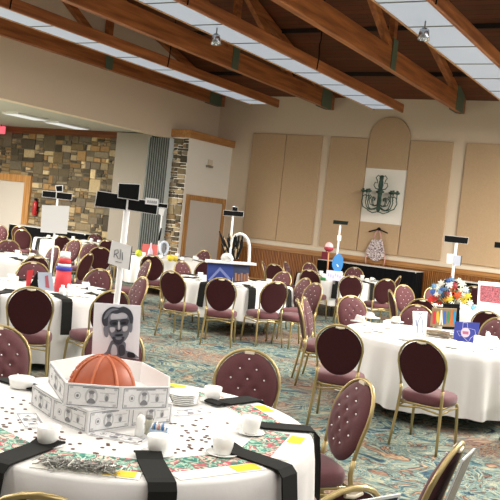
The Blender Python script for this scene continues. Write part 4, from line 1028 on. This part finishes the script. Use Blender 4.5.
bm = B(); quad(bm, f, [(326.5, 270), (342.5, 271.5), (342, 281), (326, 279.5)], -.1, .05); b3 = obj('white_base', bm, mat('pale_lilac', '#d8d8e8', .6), t)
bm = B(); 
for i in range(6): quad(bm, f, [(328 + i * 2.3, 273 + i % 3), (329.4 + i * 2.3, 273 + i % 3), (329.2 + i * 2.3, 276 + i % 3), (327.8 + i * 2.3, 276 + i % 3)], -.104, -.1)
obj('printed_mark', bm, M['lilac'], b3)
p = wz(329, 280.5); rz = facing(p); f = local(p, rz); t = thing('microphone_prop', 'pink and white ball on an orange stick left of the blue pick', 'party prop', p, rz)
u, v = f(329, 247); bm = B(); tube(bm, [(f(327.5, 275)[0], 0, 0), (u, 0, v)], .017, 6); obj('stick', bm, mat('orange_stick', '#cf8a5a', .6), t)
bm = B(); lathe(bm, [(.002, -.1), (.06, -.07), (.085, -.01), (.075, .05), (.04, .085), (.002, .095)], 16, (u, 0, v)); o = obj('ball', bm, mat('pale_pink', '#e8c4c4', .6), t)
bm = B(); lathe(bm, [(.05, -.085), (.09, -.05), (.092, -.02), (.087, -.0)], 16, (u, 0, v)); obj('red_band', bm, mat('deep_pink', '#b03a48', .6), o)
p = wz(320, 280); bm = B(); boxb(bm, -.12, .12, -.08, .08, 0, .05); tag(obj('gift_box', bm, M['green'], loc=p, rotz=.3, bevel=.008), 'small flat green box left of the white base under the blue pick', 'box')
# ---------- S6 on T2: vase, bouquet, letters box, branches, state card, white vase
p = wz(444, 330); rz = facing(p); t = thing('flower_vase', 'square black vase holding a large mixed bright flower bouquet', 'vase', p, rz); f = local(p, rz)
bm = B(); quad(bm, f, [(443, 304), (460, 305), (459, 330), (442, 329)], .0, .16); obj('black_vase', bm, M['black'], t)
FC = ['#e6e2d8', '#3f66a8', '#c83428', '#d8662c', '#e3d14a', '#e9ece0', '#7fa4c8', '#c9485a', '#dfe6ea', '#e0a03a']
fm = [mat('petal_%d' % i, c, .7) for i, c in enumerate(FC)]; leaf = mat('leaf_green', '#3c5a34', .7); ctr = mat('flower_centre', '#5a4a20', .7)
def flower(px, py, c, r, y):
    u, v = f(px, py); bm = B(); n = 7; tl = cr.uniform(-.5, .5)
    for ring in (1.0, .6):
        for k in range(n):
            a = 2 * PI * (k + (ring < 1) * .5) / n
            pts = [(u + r * ring * q * math.cos(a + s), y - .008 * (1 - ring) * 6 - .5 * r * (1 - abs(q - .6)) * .3, v + r * ring * q * math.sin(a + s)) for q, s in ((.1, 0), (.6, -.38), (1, -.12), (1, .12), (.6, .38))]
            vs = [bm.verts.new(Vector(z)) for z in pts]; bm.faces.new(vs); vs2 = [bm.verts.new(Vector(z) + Vector((0, .006, 0))) for z in pts]; bm.faces.new(vs2[::-1])
            for i in range(5): bm.faces.new((vs[i], vs2[i], vs2[(i + 1) % 5], vs[(i + 1) % 5]))
    bmesh.ops.create_icosphere(bm, subdivisions=1, radius=r * .28, matrix=Matrix.Translation((u, y - .02, v)))
    return obj('flower', bm, fm[c], t)
FL = [(437, 288, 5, 1), (433, 292, 1, 1), (441, 284, 0, 1.1), (446, 290, 6, 1), (435, 298, 2, 1.25), (431, 300, 2, 1.1), (443, 296, 1, .9), (449, 285, 8, 1.1), (453, 291, 3, 1.15), (458, 295, 3, 1.1), (455, 286, 7, 1), (462, 284, 5, 1.2), (466, 289, 8, .9), (461, 291, 5, 1.1), (468, 296, 4, 1.1), (464, 301, 4, 1.25), (457, 302, 5, 1.15), (450, 299, 4, 1.1), (445, 301, 9, 1), (439, 303, 2, 1.1), (452, 280, 6, .9), (459, 281, 5, .8), (434, 286, 6, .8), (447, 295, 7, 1), (440, 292, 6, .8), (470, 303, 5, 1), (448, 281, 1, .8), (463, 296, 0, 1.0), (442, 289, 1, .7), (455, 297, 2, .9), (436, 294, 0, .8), (467, 292, 6, .8)]
for px, py, c, k in FL: flower(px, py, c, .042 * k, .06 + cr.uniform(-.09, .09))
bm = B()
for i in range(60):
    px = cr.uniform(430, 472); py = cr.uniform(283, 305); u, v = f(px, py); a = cr.uniform(0, 6.28); r = .05
    y = .09 + cr.uniform(-.04, .08); q = [(u, y, v), (u + r * math.cos(a - .3) * .5, y - .01, v + r * math.sin(a - .3) * .5), (u + r * math.cos(a), y, v + r * math.sin(a)), (u + r * math.cos(a + .3) * .5, y + .012, v + r * math.sin(a + .3) * .5)]
    v1_ = [bm.verts.new(z) for z in q]; bm.faces.new(v1_)
for i in range(10):
    px = cr.uniform(436, 466); A_ = f(451, 306); u, v = f(px, cr.uniform(288, 298)); tube(bm, [(A_[0], .08, A_[1] - .05), (u, .08, v)], .004, 5)
obj('foliage', bm, leaf, t)
p2 = wz(440, 333); t = thing('letter_box', 'low box collaged with colourful letters in front of the black vase', 'box', p2, rz); f2 = local(p2, rz)
bm = B(); quad(bm, f2, [(432, 308), (457, 309), (455, 327), (430, 326)], 0, .06); bb = obj('box', bm, mat('collage_base', '#8d7a5c', .7), t)
cc = ['#c22f36', '#d8b23a', '#e4e0d0', '#3c62b0', '#3d7f55', '#c46a2c', '#2f8fbf', '#d8d04a']
for i, px in enumerate((433, 436.5, 440, 443.5, 447, 450.5, 453.5)):
    bm = B()
    if i % 3 == 0: quad(bm, f2, [(px, 311), (px + 2.6, 311), (px + 2.3, 324), (px - .5, 324)], -.004, 0)
    elif i % 3 == 1: prism(bm, [f2(px + 1.4 + 1.6 * math.cos(a * PI / 8), 317 + 6 * math.sin(a * PI / 8)) for a in range(16)], (0, .004, 0), (0, -.004, 0))
    else: quad(bm, f2, [(px + .8, 310), (px + 2.2, 310), (px + 3, 325), (px + 1.8, 325), (px + 1.4, 319), (px + .2, 325), (px - .8, 325)], -.004, 0)
    obj('paper_letter', bm, mat('letter_%d' % i, cc[i], .6), bb)
p3 = wz(446, 338)
for i in range(22):
    bm = B(); a = cr.uniform(-.45, .35); L_ = cr.uniform(.18, .42); h = .01 + .05 * cr.random(); cxx = cr.uniform(-.16, .02); cyy = cr.uniform(-.10, .05)
    tube(bm, [(cxx - L_ / 2 * math.cos(a), cyy - L_ / 2 * math.sin(a), h), (cxx, cyy, h + .015), (cxx + L_ / 2 * math.cos(a), cyy + L_ / 2 * math.sin(a), h - .004)], [.008, .009, .006], 5)
    tag(obj('driftwood_stick', bm, [M['glass'], mat('stick_brown', '#7c6b55', .8)][i % 2:i % 2 + 1], loc=p3, rotz=rz), 'thin weathered stick in the pile before the colourful letter box', 'stick', 'driftwood sticks on the flower table')
p = wz(420, 337); rz = facing(p); f = local(p, rz); t = thing('luminary_vase', 'white square paper luminary with blue drawing on the flower bouquet table', 'vase', p, rz)
bm = B(); quad(bm, f, [(412.5, 312), (427.5, 313), (426, 337.5), (413.5, 336)], -.0, .12); lu = obj('paper_sleeve', bm, M['white'], t)
bm = B()
stroke([(417, 333), (418, 322), (421, 316), (422.5, 321), (422, 330), (423.5, 335)], f, -.002, .004); stroke([(416, 320), (417, 326)], f, -.002, .006); stroke([(418.5, 312.5), (420, 314.5), (422.5, 313)], f, -.002, .004)
obj('blue_drawing', bm, mat('pale_ink_blue', '#8c9cc0', .6), lu)
p = wz(465, 343); rz = facing(p); f = local(p, rz); t = thing('state_card', 'blue standing card with white outline of a state and pale disc', 'display card', p, rz)
bm = B(); quad(bm, f, [(455, 321.5), (480, 323), (477, 343.5), (453, 340.5)], 0, .008); sc_ = obj('card', bm, M['blue'], t)
bm = B(); 
stt = [(463.2, 322.5), (467.5, 323), (467.5, 328), (475, 330), (475.5, 334.5), (470.5, 338), (468.5, 342), (464.8, 338.5), (462, 335.5), (459.5, 336), (457, 331), (462.5, 331), (463.2, 322.5)]
stroke(stt, f, -.002, .0026); obj('state_outline', bm, mat('outline_pale', '#c9c9ee', .5), sc_)
bm = B(); prism(bm, [f(465.5 + 4.6 * math.cos(a * PI / 12), 332.5 + 4.8 * math.sin(a * PI / 12)) for a in range(24)], (0, .003, 0), (0, -.007, 0)); obj('disc', bm, mat('pale_disc', '#dcc9d8', .5), sc_)
bm = B(); quad(bm, f, [(462.5, 331), (468.5, 331.5), (468.5, 334.5), (462.8, 334)], -.009, -.007); obj('disc_mark', bm, mat('pink_mark', '#b86a88', .5), sc_)
# pole behind the bouquet
p = wz(449.5, 330); p = wz(451, 325); rz = facing(p); f = local(p, rz); t = thing('sign_pole', 'white pole with black sign and folded cards rising from the flower bouquet', 'sign pole', p, rz)
a = f(456.5, 241); b0 = f(450, 298); bm = B(); tube(bm, [(f(448, 318)[0], 0, 0), (b0[0], 0, b0[1]), (a[0], 0, a[1])], .017, 8); obj('pole', bm, M['white'], t)
framed([(444.5, 235), (468.8, 237.5), (467.8, 244.3), (444, 242)], -.03, par=t, f=f, g=.4)
bm = B(); quad(bm, f, [(447, 253.5), (455, 254), (454.5, 264), (446.5, 263.5)], -.03, -.022); obj('tag_card', bm, M['white'], t)
bm = B(); quad(bm, f, [(454, 255), (461, 256), (460, 265.5), (453.5, 265)], -.035, -.02); quad(bm, f, [(461, 256), (462.4, 255.5), (461, 265.5), (460, 265.5)], -.035, .01, 1); obj('tag_card', bm, [mat('blueish_card', '#c9d0e0', .6), M['grey_edge']], t)
p = wz(424, 330); SH.place((p.x, p.y, ZT), 0, 'white shaker beside the paper luminary', None, 1.2)
for (px, py), lb in (((475, 347), 'white shaker in front of the blue state card'), ((487, 343), 'small white creamer jug right of the blue state card')):
    p = wz(px, py); SH.place((p.x, p.y, ZT), 0, lb, None, 1.4)
for i, (px, py) in enumerate(((360, 322), (371, 318), (378, 330), (395, 322), (480, 350), (493, 346))):
    p = wz(px, py); bm = B(); pts = [(-.10, -.05), (.09, -.07), (.11, .05), (-.06, .08)]
    prism(bm, pts, (0, 0, .014), (0, 0, 0), (1, 0, 0), (0, 1, 0)); prism(bm, [(-.07, 0), (.06, 0), (.03, .05), (-.05, .065)], (0, .04, 0), (0, -.01, .014))
    tag(obj('white_napkin', bm, M['cloth'], loc=p, rotz=i * 1.1), ['crumpled white napkin at the far left end of the flower table', 'raised white napkin next to the tufted chair on the flower table', 'flat white napkin near the front left of the flower table', 'white napkin halfway to the luminary on the flower table', 'white napkin in front of the state card on the flower table', 'white napkin at the right edge of the flower table'][i], 'napkin', 'white napkins on the flower table')
# T8 contents
p = wz(492, 309); rz = facing(p); f = local(p, rz); t = thing('framed_picture', 'pink picture in thick white frame standing on the far right table', 'picture', p, rz)
bm = B(); quad(bm, f, [(478.5, 281), (512, 284), (511, 312), (477, 308)], 0, .03); fr = obj('frame', bm, M['white'], t)
bm = B(); quad(bm, f, [(480.3, 285), (509, 287.5), (508.5, 305), (479.8, 301.5)], -.004, 0); obj('print', bm, multi_noise('pink_city_print', ['#2c1c26', '#6c2f3a', '#7c3840', '#a05a62', '#42222c', '#84424c'], 26, .6, 1.5), fr)
p = wz(473, 311); t = thing('ribbon_bow', 'pale blue and green ribbon bow by the white frame', 'ribbon', p, 0)
for i in range(7):
    bm = B(); a = i * .9; tube(bm, [(0, 0, .02), (.07 * math.cos(a), .07 * math.sin(a), .09), (.13 * math.cos(a + .3), .13 * math.sin(a + .3), .03)], .012, 5); obj('loop', bm, mat('ribbon_%d' % i, ['#7fb0c8', '#9cc48a', '#4f86b0'][i % 3], .5), t)
p = onY(498, 245, 17.2); t = thing('sign_pole', 'black sign at the right edge of the picture, its pole out of frame', 'sign pole', (p.x + .35, p.y, 0), 0)
bm = B(); boxb(bm, -.42, .2, -.01, .01, p.z - .06, p.z + .06); obj('black_sign', bm, M['black'], t)
bm = B(); tube(bm, [(0, .02, 0), (0, .02, p.z)], .015, 6); obj('pole', bm, M['white'], t); 
bm = B(); lathe(bm, [(.15, 0), (.15, .02), (.02, .03)], 20); obj('base', bm, M['white'], t)
# boards on the two near chair backs
def back_board(px, py, face, label, facemat, w, z0, z1):
    P = onZ(px, py, .962)
    if face is None: c = TB['T1']; fd = Vector((c[0] - P.x, c[1] - P.y)).normalized()
    else:
        v = Vector((P.x, P.y)).normalized(); a = math.radians(face); fd = v * math.cos(a) + Vector((v.y, -v.x)) * math.sin(a)
    o = P.to_2d() + fd * .315; t = thing('menu_board', label, 'board', (o.x, o.y, 0), math.atan2(-fd.x, fd.y))
    Y_ = lambda z: -.245 - .27 * (z - .45)
    bm = B(); prism(bm, [(Y_(z0), z0), (Y_(z1), z1), (Y_(z1) - .008, z1), (Y_(z0) - .008, z0)], (2 * w, 0, 0), (-w, 0, 0), (0, 1, 0), (0, 0, 1)); obj('board', bm, M['white'], t)
    q0, q1 = z0 + .012, z1 - .012
    bm = B(); prism(bm, [(Y_(q0) - .008, q0), (Y_(q1) - .008, q1), (Y_(q1) - .010, q1), (Y_(q0) - .010, q0)], (2 * w - .024, 0, 0), (-w + .012, 0, 0), (0, 1, 0), (0, 0, 1)); obj('printed_face', bm, facemat, t)
back_board(349, 486, None, 'dark navy board with white border leaning on the bottom edge chair back', mat('navy', '#121a30', .5), .19, .55, .935)
back_board(455, 443, -78, 'grey board with white edge leaning behind the edge-on chair at bottom right', mat('grey_board', '#8a8378', .5, noise=.2, nscale=8), .115, .5, .93)
